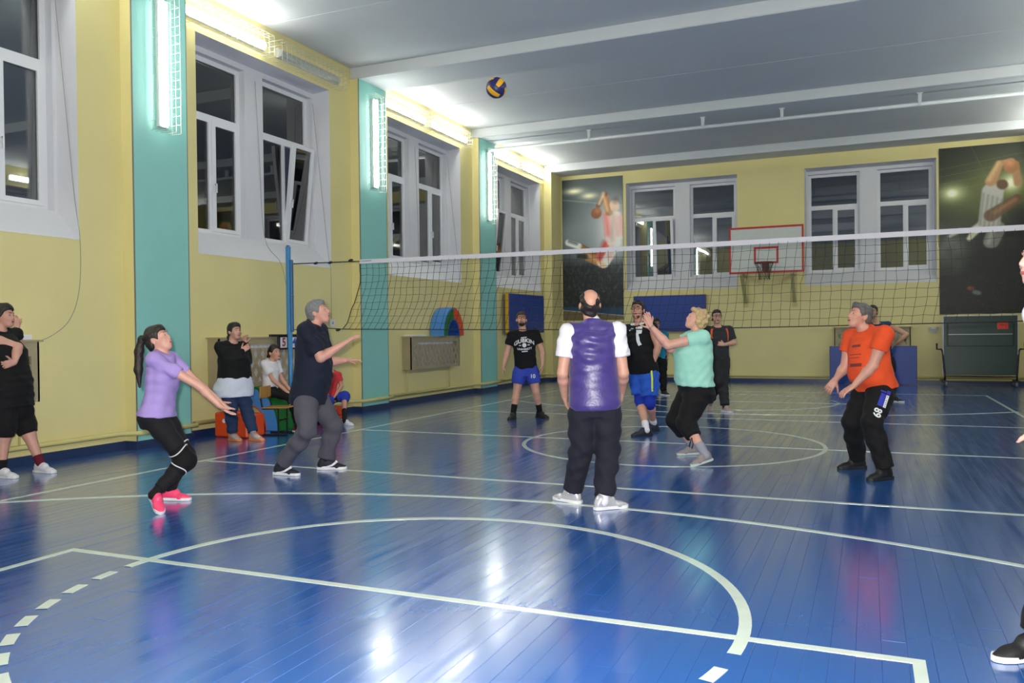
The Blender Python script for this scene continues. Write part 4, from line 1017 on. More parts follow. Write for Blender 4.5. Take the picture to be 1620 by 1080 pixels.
def surface_nets(G, lo, res, name):
    S = G < 0; nx_, ny_, nz_ = G.shape
    cnt = np.zeros((nx_ - 1, ny_ - 1, nz_ - 1), np.int8)
    for i in (0, 1):
        for j in (0, 1):
            for k in (0, 1): cnt += S[i:nx_ - 1 + i, j:ny_ - 1 + j, k:nz_ - 1 + k]
    act = (cnt > 0) & (cnt < 8); I = np.argwhere(act); idm = np.full(act.shape, -1, np.int32); idm[act] = np.arange(len(I))
    V = np.zeros((len(I), 3)); C = np.zeros(len(I)); cor = [(i, j, k) for i in (0, 1) for j in (0, 1) for k in (0, 1)]
    val = {c: G[I[:, 0] + c[0], I[:, 1] + c[1], I[:, 2] + c[2]] for c in cor}
    for a in cor:
        for ax in range(3):
            if a[ax] == 0:
                b = list(a); b[ax] = 1; b = tuple(b); va, vb = val[a], val[b]; m = (va < 0) != (vb < 0)
                t = np.where(m, va / np.where(m, va - vb, 1), 0); p = np.zeros((len(I), 3)); p[:] = a; p[:, ax] = t; V += p * m[:, None]; C += m
    V = lo + (I + V / C[:, None]) * res
    F = []
    for ax in range(3):
        o = [i for i in range(3) if i != ax]
        sl0 = [slice(None)] * 3; sl1 = [slice(None)] * 3; sl0[ax] = slice(0, -1); sl1[ax] = slice(1, None)
        A, B = S[tuple(sl0)], S[tuple(sl1)]; E = np.argwhere(A != B)
        ok = (E[:, o[0]] > 0) & (E[:, o[1]] > 0) & (E[:, o[0]] < G.shape[o[0]] - 1) & (E[:, o[1]] < G.shape[o[1]] - 1); E = E[ok]
        q = []
        for (d0, d1) in ((-1, -1), (0, -1), (0, 0), (-1, 0)):
            e = E.copy(); e[:, o[0]] += d0; e[:, o[1]] += d1; q.append(idm[e[:, 0], e[:, 1], e[:, 2]])
        q = np.stack(q, 1); flip = A[E[:, 0], E[:, 1], E[:, 2]]
        if ax == 1: flip = ~flip
        q[~flip] = q[~flip][:, ::-1]; F.append(q)
    return V, np.concatenate(F)
def to_obj(VF, name, mt, parent, off, smooth=True):
    V, F = VF
    me = bpy.data.meshes.new(name); me.vertices.add(len(V)); me.vertices.foreach_set('co', (V - off).astype(np.float32).ravel())
    me.loops.add(F.size); me.loops.foreach_set('vertex_index', F.astype(np.int32).ravel()); me.polygons.add(len(F))
    me.polygons.foreach_set('loop_start', np.arange(0, F.size, 4, dtype=np.int32)); me.polygons.foreach_set('loop_total', np.full(len(F), 4, np.int32))
    me.update(calc_edges=True); me.validate()
    if smooth: me.polygons.foreach_set('use_smooth', np.ones(len(me.polygons), bool))
    me.materials.append(mt); return link(name, me, parent)
def folds(VF, amp, seed, scale=1.0, axis=(0.15, 0.1, 1.0)):
    """cloth folds: push the surface in and out with a few warped waves"""
    V, F = VF; r = np.random.default_rng(seed)
    n = np.zeros_like(V); a, b, c, d = V[F[:, 0]], V[F[:, 1]], V[F[:, 2]], V[F[:, 3]]; fn = np.cross(c - a, d - b)
    for i in range(4): np.add.at(n, F[:, i], fn)
    n /= np.linalg.norm(n, axis=1, keepdims=True) + 1e-12
    w_ = np.zeros(len(V))
    for i in range(6):
        k = nrm(np.array(axis) + r.normal(0, 0.75, 3)) * r.uniform(22, 85) * scale; wp = nrm(r.normal(0, 1, 3)) * r.uniform(8, 16)
        w_ += np.sin(V @ k + r.uniform(0, 6.28) + 1.6 * np.sin(V @ wp + r.uniform(0, 6))) * r.uniform(0.4, 1)
    env = 0.55 + 0.45 * np.sin(V @ (nrm(r.normal(0, 1, 3)) * 9) + r.uniform(0, 6))
    return V + n * (amp * 0.5 * w_ * env)[:, None], F

UPZ = np.array([0, 0, 1.0]); FH = nrm([MC[2][0], MC[2][1], 0]); RH = nrm([MC[0][0], MC[0][1], 0])
def heading(deg, pitch=0.0):
    """0 faces the camera, 90 the picture's right, 180 away, -90 the left"""
    a = math.radians(deg); h = -FH * math.cos(a) + RH * math.sin(a); p = math.radians(pitch); return nrm(h * math.cos(p) + UPZ * math.sin(p))
def on_ray(u, v, par, L, sgn):
    d = ray(u, v); par = np.asarray(par, float); e = CAM - par; A = d @ d; B = d @ e; C_ = e @ e - L * L; D = B * B - A * C_
    t = -B / A
    if D > 0 and sgn: t += sgn * math.sqrt(D) / A
    return CAM + d * t

SKIN = {}
def skin(rgb):
    k = 'skin_%d_%d_%d' % rgb; return mat(k, rgb, 0.5, noise=0.05, nscale=14)
def cloth(name, rgb, rough=0.82, **kw): return mat('cloth_' + name, rgb, rough, noise=0.06, nscale=9, bump=0.12, bscale=220, sheen=0.02, spec=0.25, **kw)
EYEW = mat('eye_white', (190, 178, 170), 0.35); EYED = mat('eye_dark', (40, 30, 26), 0.25); LIPM = mat('lip_rose', (158, 88, 82), 0.45)

PROF = {   # torso stations (t, half width, half depth, forward offset); t 0 hips .. 1 shoulders
 'man':   [(-.22, .130, .095, 0), (-.05, .168, .118, -.005), (.2, .158, .112, .005), (.5, .158, .118, .008), (.75, .166, .125, .005), (.93, .152, .105, -.005), (1.05, .10, .07, -.01)],
 'stout': [(-.22, .140, .11, 0), (-.05, .180, .135, .0), (.2, .182, .150, .03), (.42, .178, .155, .035), (.72, .172, .140, .015), (.93, .155, .112, -.005), (1.05, .10, .07, -.01)],
 'slimf': [(-.22, .130, .105, -.01), (-.05, .172, .125, -.02), (.22, .135, .098, .0), (.42, .130, .096, .005), (.68, .146, .118, .022), (.9, .140, .092, -.005), (1.05, .08, .06, -.01)],
 'heavyf': [(-.22, .165, .14, -.02), (-.05, .205, .170, -.02), (.2, .195, .170, .03), (.45, .180, .165, .035), (.70, .174, .175, .045), (.92, .152, .12, .0), (1.05, .10, .07, -.01)],
 'kid':   [(-.22, .105, .08, 0), (-.05, .135, .098, -.005), (.2, .118, .088, .0), (.5, .120, .09, .0), (.75, .132, .094, .003), (.93, .122, .08, -.003), (1.05, .07, .05, -.01)],
}
def inflate(st, d, t0=None, t1=None, wid=1.0):
    st = np.array(st, float); T_ = st[:, 0]; lo = T_[0] if t0 is None else t0; hi = T_[-1] if t1 is None else t1
    ts = sorted(set([lo, hi] + [t for t in T_ if lo < t < hi]))
    return [(t, np.interp(t, T_, st[:, 1]) * wid + d, np.interp(t, T_, st[:, 2]) * wid + d, np.interp(t, T_, st[:, 3])) for t in ts]

class Person:
    def __init__(s, label, J, face, sho, hip, look=None, H=1.75, prof='man', skin_rgb=(206, 156, 132), res=0.009, girth=1.0, hands=None, feet=None, zref=None, group=None, hip_w=0.088, sho_w=0.188, leg_girth=1.0, arm_girth=1.0, head_s=1.0, nose=1.0):
        s.nose = nose
        s.s = k = H / 1.75; s.res = res; s.J = j = {}; s.label = label; s.g = girth; s.lg = leg_girth; s.ag = arm_girth; s.seed = abs(hash(label)) % 9999 if False else sum(map(ord, label)) % 9999
        s.prof = [(t, a * k, b * k, o * k) for t, a, b, o in PROF[prof]]; s.skin = skin(skin_rgb)
        # feet first: they stand on the floor
        for q in 'LR':
            a = J['an' + q]
            if len(a) == 2: j['an' + q] = at_z(a[0], a[1], 0.095 * k)
            elif a[2] == 'z': j['an' + q] = at_z(a[0], a[1], a[3])
            else: j['an' + q] = at_d(a[0], a[1], a[3])
        zr = zref or (depth(j['anL']) + depth(j['anR'])) / 2
        dh = J['hip'][2] if len(J['hip']) > 2 else 0.0; ds = J['sho'][2] if len(J['sho']) > 2 else 0.0
        s.hc = at_d(J['hip'][0], J['hip'][1], zr + dh); s.sc = at_d(J['sho'][0], J['sho'][1], zr + ds)
        up = nrm(s.sc - s.hc); s.up = up
        s.fh, s.fs = heading(hip), heading(sho)
        s.lh = nrm(np.cross(s.fh, UPZ)); s.ls = np.cross(s.fs, up); s.ls = nrm(s.ls)         # person's right
        for q, sg in (('R', 1), ('L', -1)):
            j['hip' + q] = s.hc + s.lh * sg * hip_w * k; j['sh' + q] = s.sc + s.ls * sg * sho_w * k + up * 0.0
            if 'sh' + q in J: j['sh' + q] = j['sh' + q] + np.array(J['sh' + q])
            a = J['kn' + q]; j['kn' + q] = on_ray(a[0], a[1], j['hip' + q], 0.425 * k, a[2])
            a = J['el' + q]; j['el' + q] = on_ray(a[0], a[1], j['sh' + q], 0.285 * k, a[2])
            a = J['wr' + q]; j['wr' + q] = on_ray(a[0], a[1], j['el' + q], 0.25 * k, a[2])
            a = J['ti' + q]; j['ti' + q] = on_ray(a[0], a[1], j['wr' + q], 0.18 * k, a[2])
        hd = J['head']; s.hcn = on_ray(hd[0], hd[1], s.sc, 0.235 * k, hd[2] if len(hd) > 2 else 0)
        lk = look or (face, 0); s.hf = heading(*lk); s.hs = k * head_s * (1.0)
        s.hr = nrm(np.cross(s.hf, UPZ)); s.hu = np.cross(s.hr, s.hf)
        base = (j['anL'] + j['anR']) / 2; base = np.array([base[0], base[1], 0.0]); s.base = base
        s.root = empty('person', base); tag(s.root, label, 'person', group)
        s.hands = hands or {}; s.feet = feet or {}
        s.body()
    def off(s): return s.base
    def head_pt(s, x, y, z): return s.hcn + (s.hr * x + s.hf * y + s.hu * z) * s.hs
    def body(s):
        k, j, g = s.s, s.J, s.g; B = Solid()
        B.loft(s.hc, s.sc, s.lh, s.ls, inflate(s.prof, -0.022), 0.03)
        hx = (s.hr, s.hf, s.hu); h = s.hs; P = s.head_pt
        neck0 = s.sc + s.up * 0.0 * k; neck1 = P(0, -0.025, -0.06)
        B.cone(neck0, neck1, 0.062 * k * (0.9 + 0.1 * g), 0.054 * k * g, 0.035)
        for q in 'LR':
            sh, el, wr = j['sh' + q], j['el' + q], j['wr' + q]; ag = s.ag * k
            B.cone(s.sc + s.up * 0.012 * k, sh - s.up * 0.008, 0.044 * k, 0.054 * ag, 0.04)
            B.chain([sh, sh + (el - sh) * 0.5, el, el + (wr - el) * 0.3, wr], [0.056 * ag, 0.05 * ag, 0.042 * ag, 0.043 * ag, 0.027 * k], 0.018)
            s.hand(B, q)
            hp, kn, an = j['hip' + q], j['kn' + q], j['an' + q]; lg = s.lg * k
            B.chain([hp, hp + (kn - hp) * 0.5, kn, kn + (an - kn) * 0.3, an + (kn - an) * 0.15, an], [0.088 * lg, 0.078 * lg, 0.056 * lg, 0.057 * lg, 0.036 * lg, 0.035 * k], 0.02)
            f = s.foot(q); B.chain([an, f['o'] + f['f'] * 0.08 * k + f['u'] * 0.036 * k, f['o'] + f['f'] * 0.14 * k + f['u'] * 0.024 * k], [0.030 * k, 0.022 * k, 0.014 * k], 0.008)
        # head: cranium, face, jaw, nose, brows, ears, lips
        B.ell(P(0, -0.012, 0.032), hx, (0.074 * h, 0.094 * h, 0.088 * h), 0.02)
        B.ell(P(0, 0.032, -0.035), hx, (0.061 * h, 0.064 * h, 0.080 * h), 0.022)
        B.ell(P(0, 0.058, -0.094), hx, (0.032 * h, 0.028 * h, 0.024 * h), 0.022)
        for sg in (-1, 1):
            B.cone(P(sg * 0.014, 0.086, 0.030), P(sg * 0.042, 0.074, 0.028), 0.012 * h, 0.010 * h, 0.012)
            B.ell(P(sg * 0.040, 0.066, -0.028), hx, (0.020 * h, 0.018 * h, 0.016 * h), 0.018)
            B.ell(P(sg * 0.079, -0.012, -0.012), (s.hr, s.hf * 0.9 + s.hu * 0.2, s.hu), (0.010 * h, 0.020 * h, 0.033 * h), 0.006)
        n_ = s.nose; B.cone(P(0, 0.088, 0.016), P(0, 0.092 + 0.018 * n_, -0.024), 0.008 * h, 0.0105 * h * n_, 0.012)
        B.cone(P(-0.011, 0.090 + 0.009 * n_, -0.030), P(0.011, 0.090 + 0.009 * n_, -0.030), 0.0085 * h, 0.0085 * h, 0.010)
        B.cone(P(-0.017, 0.089, -0.056), P(0.017, 0.089, -0.056), 0.009 * h, 0.009 * h, 0.006)
        B.cone(P(-0.015, 0.087, -0.067), P(0.015, 0.087, -0.067), 0.009 * h, 0.009 * h, 0.006)
        s.bd = B
        to_obj(B.mesh(s.res, 'body'), 'body', s.skin, s.root, s.off())
        for sg in (-1, 1):
            e = s.part(Solid().ell(P(sg * 0.031, 0.0795, 0.006), hx, (0.0135 * h, 0.0085 * h, 0.0066 * h), 0.001), 'eye', EYEW, res=0.004)
            s.part(Solid().ell(P(sg * 0.031, 0.0855, 0.006), hx, (0.0072 * h, 0.0045 * h, 0.0066 * h), 0.001), 'iris', EYED, res=0.003, par=e)
        lp = Solid().cone(P(-0.018, 0.0945, -0.0585), P(0.018, 0.0945, -0.0585), 0.005 * h, 0.005 * h, 0.003).cone(P(-0.015, 0.0935, -0.066), P(0.015, 0.0935, -0.066), 0.0055 * h, 0.0055 * h, 0.003)
        s.part(lp, 'lips', LIPM, res=0.004)
    def part(s, sol, name, mt, res=None, par=None, fold=0.0, fscale=1.0, faxis=(0.15, 0.1, 1.0)):
        vf = sol.mesh(res or s.res, name)
        if fold: vf = folds(vf, fold, s.seed + len(name), fscale, faxis)
        return to_obj(vf, name, mt, par or s.root, s.off())
    def hand(s, B, q):
        k, j = s.s, s.J; wr, tip = j['wr' + q], j['ti' + q]; h = nrm(tip - wr); o = s.hands.get(q, {})
        n = np.array(o.get('palm', tuple(-s.ls if q == 'R' else s.ls)), float); n = nrm(n - h * (n @ h)); th = nrm(np.cross(h, n) if q == 'R' else np.cross(n, h))
        c = o.get('curl', 0.35); sp = o.get('spread', 0.6); kn = wr + h * 0.085 * k
        for i, w_ in enumerate((0.030, 0.011, -0.009, -0.027)):
            B.cone(wr + h * 0.012 * k + th * w_ * 0.55 * k, kn + th * w_ * k, 0.0165 * k, 0.0125 * k, 0.010)
        for i, (w_, L) in enumerate(((0.030, 0.072), (0.0105, 0.080), (-0.009, 0.074), (-0.0275, 0.058))):
            p = kn + th * w_ * k; d = nrm(h + th * w_ * 6 * sp); a = c * 0.55 * (1 + 0.15 * i); r = (0.0098, 0.0092, 0.0086, 0.0078)
            for m, fr in enumerate((0.45, 0.31, 0.24)):
                d = nrm(d * math.cos(a) + n * math.sin(a)); e = p + d * L * fr * k; B.cone(p, e, r[m] * k, r[m + 1] * k, 0.003); p = e; a = c * 0.9
        p = wr + h * 0.025 * k + th * 0.024 * k; d = nrm(h * 0.62 + th * 0.72 + n * 0.35)
        for L, r0, r1 in ((0.042, 0.0145, 0.0115), (0.034, 0.0112, 0.010), (0.026, 0.010, 0.008)):
            e = p + d * L * k; B.cone(p, e, r0 * k, r1 * k, 0.006); p = e; d = nrm(d + h * 0.22 + n * 0.15)
    def foot(s, q):
        an = s.J['an' + q]; o = s.feet.get(q, {}); d = heading(o.get('dir', 0)); pt = math.radians(o.get('pitch', 0)); k = s.s
        f = nrm(d * math.cos(pt) - UPZ * math.sin(pt)); r = nrm(np.cross(f, UPZ)); u = np.cross(r, f)
        return dict(f=f, r=r, u=u, o=an - u * 0.095 * k)
    def shoe(s, q, mt, sole=None, size=1.0, high=0.0, name='shoe', label=None, wide=1.0):
        F = s.foot(q); k = s.s * size; f, r, u, o = F['f'], F['r'], F['u'], F['o']; S = Solid()
        def P(x, y, z): return o + (f * x + r * y + u * z) * k
        S.ell(P(-0.035, 0, 0.045), (f, r, u), (0.048 * k, 0.036 * k * wide, 0.055 * k), 0.02)
        S.cone(P(-0.018, 0, 0.082 + high), P(0.06, 0, 0.066), 0.043 * k * wide, 0.037 * k * wide, 0.02)
        S.cone(P(0.02, 0, 0.045), P(0.13, 0.004, 0.026), 0.040 * k * wide, 0.040 * k * wide, 0.02, flat=(u, 0.8))
        S.cone(P(0.12, 0.003, 0.024), P(0.178, 0.0, 0.02), 0.041 * k * wide, 0.030 * k * wide, 0.02, flat=(u, 0.72))
        S.cut.append(lambda X: -((X - o) @ u) + 0.012 * k)
        a = s.part(S, name, mt, res=min(s.res, 0.008))
        if label: a['label'] = label
        if sole:
            m1 = MB(); out = [(-0.088, 0), (-0.08, 0.03), (-0.04, 0.042), (0.03, 0.040), (0.09, 0.046), (0.14, 0.049), (0.185, 0.040), (0.208, 0.018), (0.212, 0), (0.206, -0.016), (0.185, -0.034), (0.14, -0.043), (0.09, -0.040), (0.03, -0.036), (-0.04, -0.040), (-0.08, -0.03)]
            m1.prism([(x, y * wide) for x, y in out], o - s.off() + u * 0.002, f * k, r * k, u, 0.024 * k); m1.build('sole', sole, a)
        return a
    def sock(s, q, mt, h=0.12):
        j = s.J; an, kn = j['an' + q], j['kn' + q]; d = nrm(kn - an); L = np.linalg.norm(kn - an)
        S = Solid().cone(an - d * 0.03, an + d * (h - 0.03), 0.043 * s.s, (0.040 + 0.10 * max(0, h - 0.1)) * s.lg * s.s + 0.004, 0.02)
        return s.part(S, 'sock', mt)
    def top(s, mt, name='t_shirt', sleeve=0.55, hem=-0.12, ease=0.016, slv_r=1.0, fold=0.007, slmt=None, neck=0.98, flare=0.0, longsl=False, extra=None, cuts=None, wid=1.0, torso_only=False):
        k, j = s.s, s.J; S = Solid(); st = inflate(s.prof, ease, hem, neck, wid)
        st = [(t, a + flare * max(0, 0.35 - t), b + flare * max(0, 0.35 - t), o) for t, a, b, o in st]
        S.loft(s.hc, s.sc, s.lh, s.ls, st, 0.03)
        if not torso_only: S.cone(s.sc + s.up * 0.022 * k, s.sc + s.up * 0.045 * k - s.fs * 0.01, 0.080 * k, 0.064 * k, 0.04)
        for q in ('' if torso_only else 'LR'):
            sh, el, wr = j['sh' + q], j['el' + q], j['wr' + q]; ag = s.ag * k
            S.cone(s.sc + s.up * 0.02 * k, (sh - s.up * 0.003 * k) if slmt is None else s.sc + (sh - s.sc) * 0.86, 0.066 * k, 0.068 * ag if slmt is None else 0.068 * k, 0.05)
            if slmt is None and sleeve:
                e = sh + (el - sh) * min(sleeve, 1.0)
                S.cone(sh, e, 0.069 * ag, 0.069 * ag * slv_r, 0.03, end=not longsl)
                if longsl: S.chain([el, el + (wr - el) * 0.5, wr], [0.062 * ag, 0.056 * ag, 0.045 * ag], 0.03)
        if extra: extra(S)
        # open neckline and flat hem
        hz = s.hc + s.up * np.linalg.norm(s.sc - s.hc) * hem; up = s.up
        S.cut.append(lambda X: -((X - hz) @ up))
        nk = s.sc + s.up * 0.062 * k + s.fs * 0.02 * k; nu = nrm(s.up * 1.0 + s.fs * 0.55)
        S.cut.append(lambda X: np.minimum((X - nk) @ nu, 0.105 * k - np.linalg.norm((X - nk) - ((X - nk) @ up)[..., None] * up, axis=-1)))
        for c in (cuts or []): S.cut.append(c)
        o = s.part(S, name, mt, fold=fold); s.topo = o
        if slmt is not None:
            for q in 'LR':
                sh, el = j['sh' + q], j['el' + q]; e = sh + (el - sh) * sleeve; d = nrm(el - sh)
                T_ = Solid().cone(s.sc + (sh - s.sc) * 0.7, sh - s.up * 0.004, 0.055 * k, 0.068 * s.ag * k, 0.03).cone(sh - s.up * 0.004, e, 0.068 * s.ag * k, 0.070 * s.ag * k * slv_r, 0.03, end=True)
                s.part(T_, 'sleeve', slmt, par=o, fold=fold)
        return o
    def bottom(s, mt, name='trousers', to=1.0, r=(0.102, 0.088, 0.080, 0.072), waist=0.16, ease=0.014, fold=0.007, wid=1.0, extra=None):
        """r: radii at hip, knee, mid shin, hem; to: 0 hip .. 0.5 knee .. 1 ankle"""
        k, j = s.s, s.J; S = Solid(); S.loft(s.hc, s.sc, s.lh, s.ls, inflate(s.prof, ease, None, waist, wid), 0.03)
        for q in 'LR':
            hp, kn, an = j['hip' + q], j['kn' + q], j['an' + q]; lg = k * s.lg
            if to <= 0.5:
                e = hp + (kn - hp) * (to / 0.5); S.chain([hp, hp + (e - hp) * 0.3, hp + (e - hp) * 0.6, e], [0.088 * lg, r[0] * lg, (r[0] + r[1]) / 2 * lg, r[1] * lg], 0.03, end=True)
            else:
                e = kn + (an - kn) * ((to - 0.5) / 0.5); S.chain([hp, hp + (kn - hp) * 0.28, hp + (kn - hp) * 0.6, kn, kn + (e - kn) * 0.4, e], [0.09 * lg, r[0] * lg, (r[0] + r[1]) / 2 * lg * 1.02, r[1] * lg, r[2] * lg, r[3] * lg], 0.03, end=True)
        if extra: extra(S)
        o = s.part(S, name, mt, fold=fold); s.boto = o; return o
    def hair(s, mt, vol=0.012, line=None, extra=None, bald=False, name='hair', fold=0.008, cuts=None, fscale=1.6):
        h = s.hs; S = Solid(); hx = (s.hr, s.hf, s.hu)
        S.ell(s.head_pt(0, -0.014, 0.034), hx, (0.074 * h + vol, 0.094 * h + vol, 0.088 * h + vol), 0.01)
        S.ell(s.head_pt(0, -0.03, -0.02), hx, (0.066 * h + vol, 0.074 * h + vol, 0.075 * h), 0.02)
        if not bald: S.ell(s.head_pt(0, 0.05, 0.088), hx, (0.052 * h, 0.036 * h, 0.020 * h + vol), 0.025)
        ln = np.array(line or [(-.14, -.095), (-.06, -.085), (-.035, -.06), (-.02, -.01), (.005, .012), (.012, -.012), (.034, -.012), (.042, .04), (.065, .058), (.12, .066)])
        def cut(X):
            q = X - s.hcn; y = q @ s.hf / h; z = q @ s.hu / h; return (np.interp(y, ln[:, 0], ln[:, 1]) - z) * h
        S.cut.append(cut)
        if bald:
            c = s.head_pt(0, -0.045, 0.11); A = np.stack([s.hr / 0.052, s.hf / 0.12, s.hu / 0.085]); S.cut.append(lambda X: (1 - np.linalg.norm((X - c) @ A.T, axis=-1)) * 0.055 * h)
        for c in (cuts or []): S.cut.append(c)
        o = s.part(S, name, mt, res=min(s.res, 0.008), fold=fold, fscale=fscale); s.hairo = o
        if extra:
            E = Solid(); extra(E); e = s.part(E, 'hair_tail', mt, res=min(s.res, 0.009), par=o, fold=fold, fscale=1.4, faxis=(1, 1, 0.1))
        for sg in (-1, 1):
            s.part(Solid().cone(s.head_pt(sg * 0.014, 0.0955, 0.030), s.head_pt(sg * 0.044, 0.082, 0.032), 0.0048 * h, 0.0035 * h, 0.002), 'eyebrow', mt, res=0.004)
        return o
    def glasses(s):
        m1 = MB(); P = lambda x, y, z: s.head_pt(x, y, z) - s.off()
        for sg in (-1, 1):
            m1.tube([P(sg * 0.033 + 0.024 * math.cos(t), 0.103, 0.004 + 0.017 * math.sin(t)) for t in np.linspace(0, 6.283, 14, endpoint=False)], 0.003, 5, closed=True)
            m1.tube([P(sg * 0.057, 0.102, 0.008), P(sg * 0.08, 0.06, 0.01), P(sg * 0.084, -0.005, 0.008)], 0.0028, 5)
        m1.tube([P(-0.009, 0.105, 0.008), P(0.009, 0.105, 0.008)], 0.003, 5)
        return m1.build('glasses', BLACK, s.root)
    def decal(s, target, polys, centre, right, upv, mt, name, lift=0.004, frm=None, sub=1):
        """lay flat shapes (verts, faces in metres) onto a garment: each point is dropped onto the cloth"""
        me = target.data; bv = BVHTree.FromPolygons([v.co for v in me.vertices], [p.vertices for p in me.polygons])
        right, upv = nrm(right), nrm(upv); nrmv = nrm(np.cross(right, upv)) if frm is None else nrm(frm); c = np.asarray(centre, float) - s.off()
        vs, fs = polys; bm = bmesh.new(); vv = [bm.verts.new((p[0], p[1], 0)) for p in vs]
        for f in fs:
            try: bm.faces.new([vv[i] for i in f])
            except ValueError: pass
        bmesh.ops.triangulate(bm, faces=bm.faces)
        if sub: bmesh.ops.subdivide_edges(bm, edges=bm.edges, cuts=sub, use_grid_fill=True)
        hit_any = False
        for v in bm.verts:
            p = c + right * v.co.x + upv * v.co.y + nrmv * 0.4
            loc, no, idx, dist = bv.ray_cast(Vector(p), Vector(-nrmv))
            if loc is None: loc = Vector(c + right * v.co.x + upv * v.co.y)
            v.co = loc + Vector(nrmv) * lift
        m2 = bpy.data.meshes.new(name); bm.to_mesh(m2); bm.free(); m2.materials.append(mt); return link(name, m2, target)
def poly_strip(pts, w0, w1=None):
    w1 = w0 if w1 is None else w1; n = len(pts); vs = []; fs = []
    for i, p in enumerate(pts):
        a = np.array(pts[min(i + 1, n - 1)]) - np.array(pts[max(i - 1, 0)]); a = a / np.linalg.norm(a); nn = np.array([-a[1], a[0]]) * (w0 + (w1 - w0) * i / (n - 1)) / 2
        vs += [tuple(np.array(p) + nn), tuple(np.array(p) - nn)]
    for i in range(n - 1): fs.append((2 * i, 2 * i + 1, 2 * i + 3, 2 * i + 2))
    return vs, fs
def merge_polys(*pp):
    vs = []; fs = []
    for v, f in pp: b = len(vs); vs += list(v); fs += [tuple(i + b for i in q) for q in f]
    return vs, fs
def shift(p, dx, dy, sc=1.0): return [(x * sc + dx, y * sc + dy) for x, y in p[0]], p[1]

# ================================================================== the players and spectators
WSOLE = mat('sole_white', (226, 226, 228), 0.5); BSOLE = mat('sole_dark', (30, 30, 34), 0.6); GSOLE = mat('sole_grey', (150, 152, 156), 0.6)
HAIRD = mat('hair_dark_brown', (34, 26, 24), 0.5, noise=0.25, nscale=60, bump=0.6, bscale=90); HAIRB = mat('hair_black', (20, 18, 20), 0.45, noise=0.2, nscale=60, bump=0.6, bscale=90)
HAIRG = mat('hair_grey', (118, 118, 120), 0.6, noise=0.25, nscale=60, bump=0.6, bscale=90); HAIRS = mat('hair_salt_pepper', (92, 90, 90), 0.6, noise=0.3, nscale=60, bump=0.6, bscale=90)
HAIRBL = mat('hair_blond', (196, 168, 122), 0.5, noise=0.22, nscale=50, bump=0.6, bscale=90); HAIRBR = mat('hair_brown', (74, 54, 40), 0.55, noise=0.2, nscale=60, bump=0.6, bscale=90)
WTXT = mat('print_white', (226, 228, 232), 0.7)
CBLK = cloth('black', (20, 20, 22)); CNAVY = cloth('navy', (26, 32, 48)); CGREY = cloth('grey_slacks', (82, 80, 90))
SHO_SILVER = mat('shoe_silver', (200, 200, 206), 0.25, metal=0.35, noise=0.08, nscale=20)

# --- balding man in purple vest, seen from behind
p = Person('balding man seen from behind in a shiny purple vest over a white shirt', dict(
    head=(933, 481), sho=(937, 523), hip=(941, 634), elL=(890, 590, 0), wrL=(893, 627, 1), tiL=(899, 650, 1), elR=(986, 590, 0), wrR=(984, 620, 1), tiR=(981, 641, 1),
    knL=(921, 706, .3), knR=(961, 712, .3), anL=(906, 776), anR=(955, 786)), face=180, sho=180, hip=178, look=(182, 24), H=1.72, prof='stout', skin_rgb=(204, 152, 130), res=0.008,
    feet=dict(L=dict(dir=-135), R=dict(dir=112)), sho_w=0.19)
PV = mat('cloth_vest_purple', (66, 52, 122), 0.38, noise=0.1, nscale=16, bump=0.15, bscale=60, sheen=0.2)
t = p.top(PV, 'vest', sleeve=0.62, hem=-0.12, slmt=cloth('white', (226, 224, 232)), slv_r=1.14, flare=0.02, fold=0.009)
p.part(Solid().cone(p.sc + p.up * 0.05, p.sc + p.up * 0.068, 0.072, 0.066, 0.01), 'shirt_collar', cloth('white', (226, 224, 232)), par=t)
p.bottom(cloth('dark_slacks', (32, 32, 44)), r=(0.113, 0.094, 0.086, 0.08), fold=0.010, to=0.99)
p.hair(HAIRD, vol=0.006, line=[(-.14, -.07), (-.06, -.06), (-.03, -.03), (.0, -.01), (.02, .0), (.03, .05), (.06, .2)], bald=True)
for q in 'LR':
    p.shoe(q, SHO_SILVER, WSOLE, label='silver running shoe with pale sole'); p.sock(q, cloth('white', (226, 224, 232)), 0.08)

# --- young woman in lavender
p = Person('young woman with a long dark ponytail in a lavender t-shirt and pink shoes', dict(
    head=(250, 537), sho=(257, 567), hip=(250, 658), elR=(316, 611, -.3), wrR=(347, 641, -.2), tiR=(371, 659, 0), elL=(312, 606, .8), wrL=(346, 634, .3), tiL=(368, 650, 0),
    knR=(294, 728, -.7), knL=(292, 720, -.2), anR=(247, 778, 'z', 0.15), anL=(268, 774)), face=88, sho=85, hip=80, look=(88, 24), H=1.60, prof='slimf', nose=0.72, skin_rgb=(206, 154, 136), res=0.008,
    feet=dict(R=dict(dir=38, pitch=22), L=dict(dir=82)), sho_w=0.155, hip_w=0.075, arm_girth=0.82, leg_girth=0.95, hands=dict(R=dict(palm=(0, 0, 1), curl=0.25, spread=0.9), L=dict(palm=(0, 0, 1), curl=0.25)))
p.top(cloth('lavender', (164, 142, 204)), sleeve=0.55, hem=-0.0, ease=0.016, fold=0.005, flare=0.015)
pan = p.bottom(cloth('leggings_black', (24, 24, 28)), r=(0.096, 0.068, 0.062, 0.056), to=0.95, fold=0.004, waist=0.06, ease=0.008)
p.decal(pan, poly_strip([(-0.03, 0), (0.03, 0.002)], 0.018), p.hc + p.up * 0.035, RH, UPZ, mat('label_reflective', (226, 222, 246), 0.3), 'waist_label', frm=-FH)
KP = cloth('knee_pad_black', (14, 14, 16))
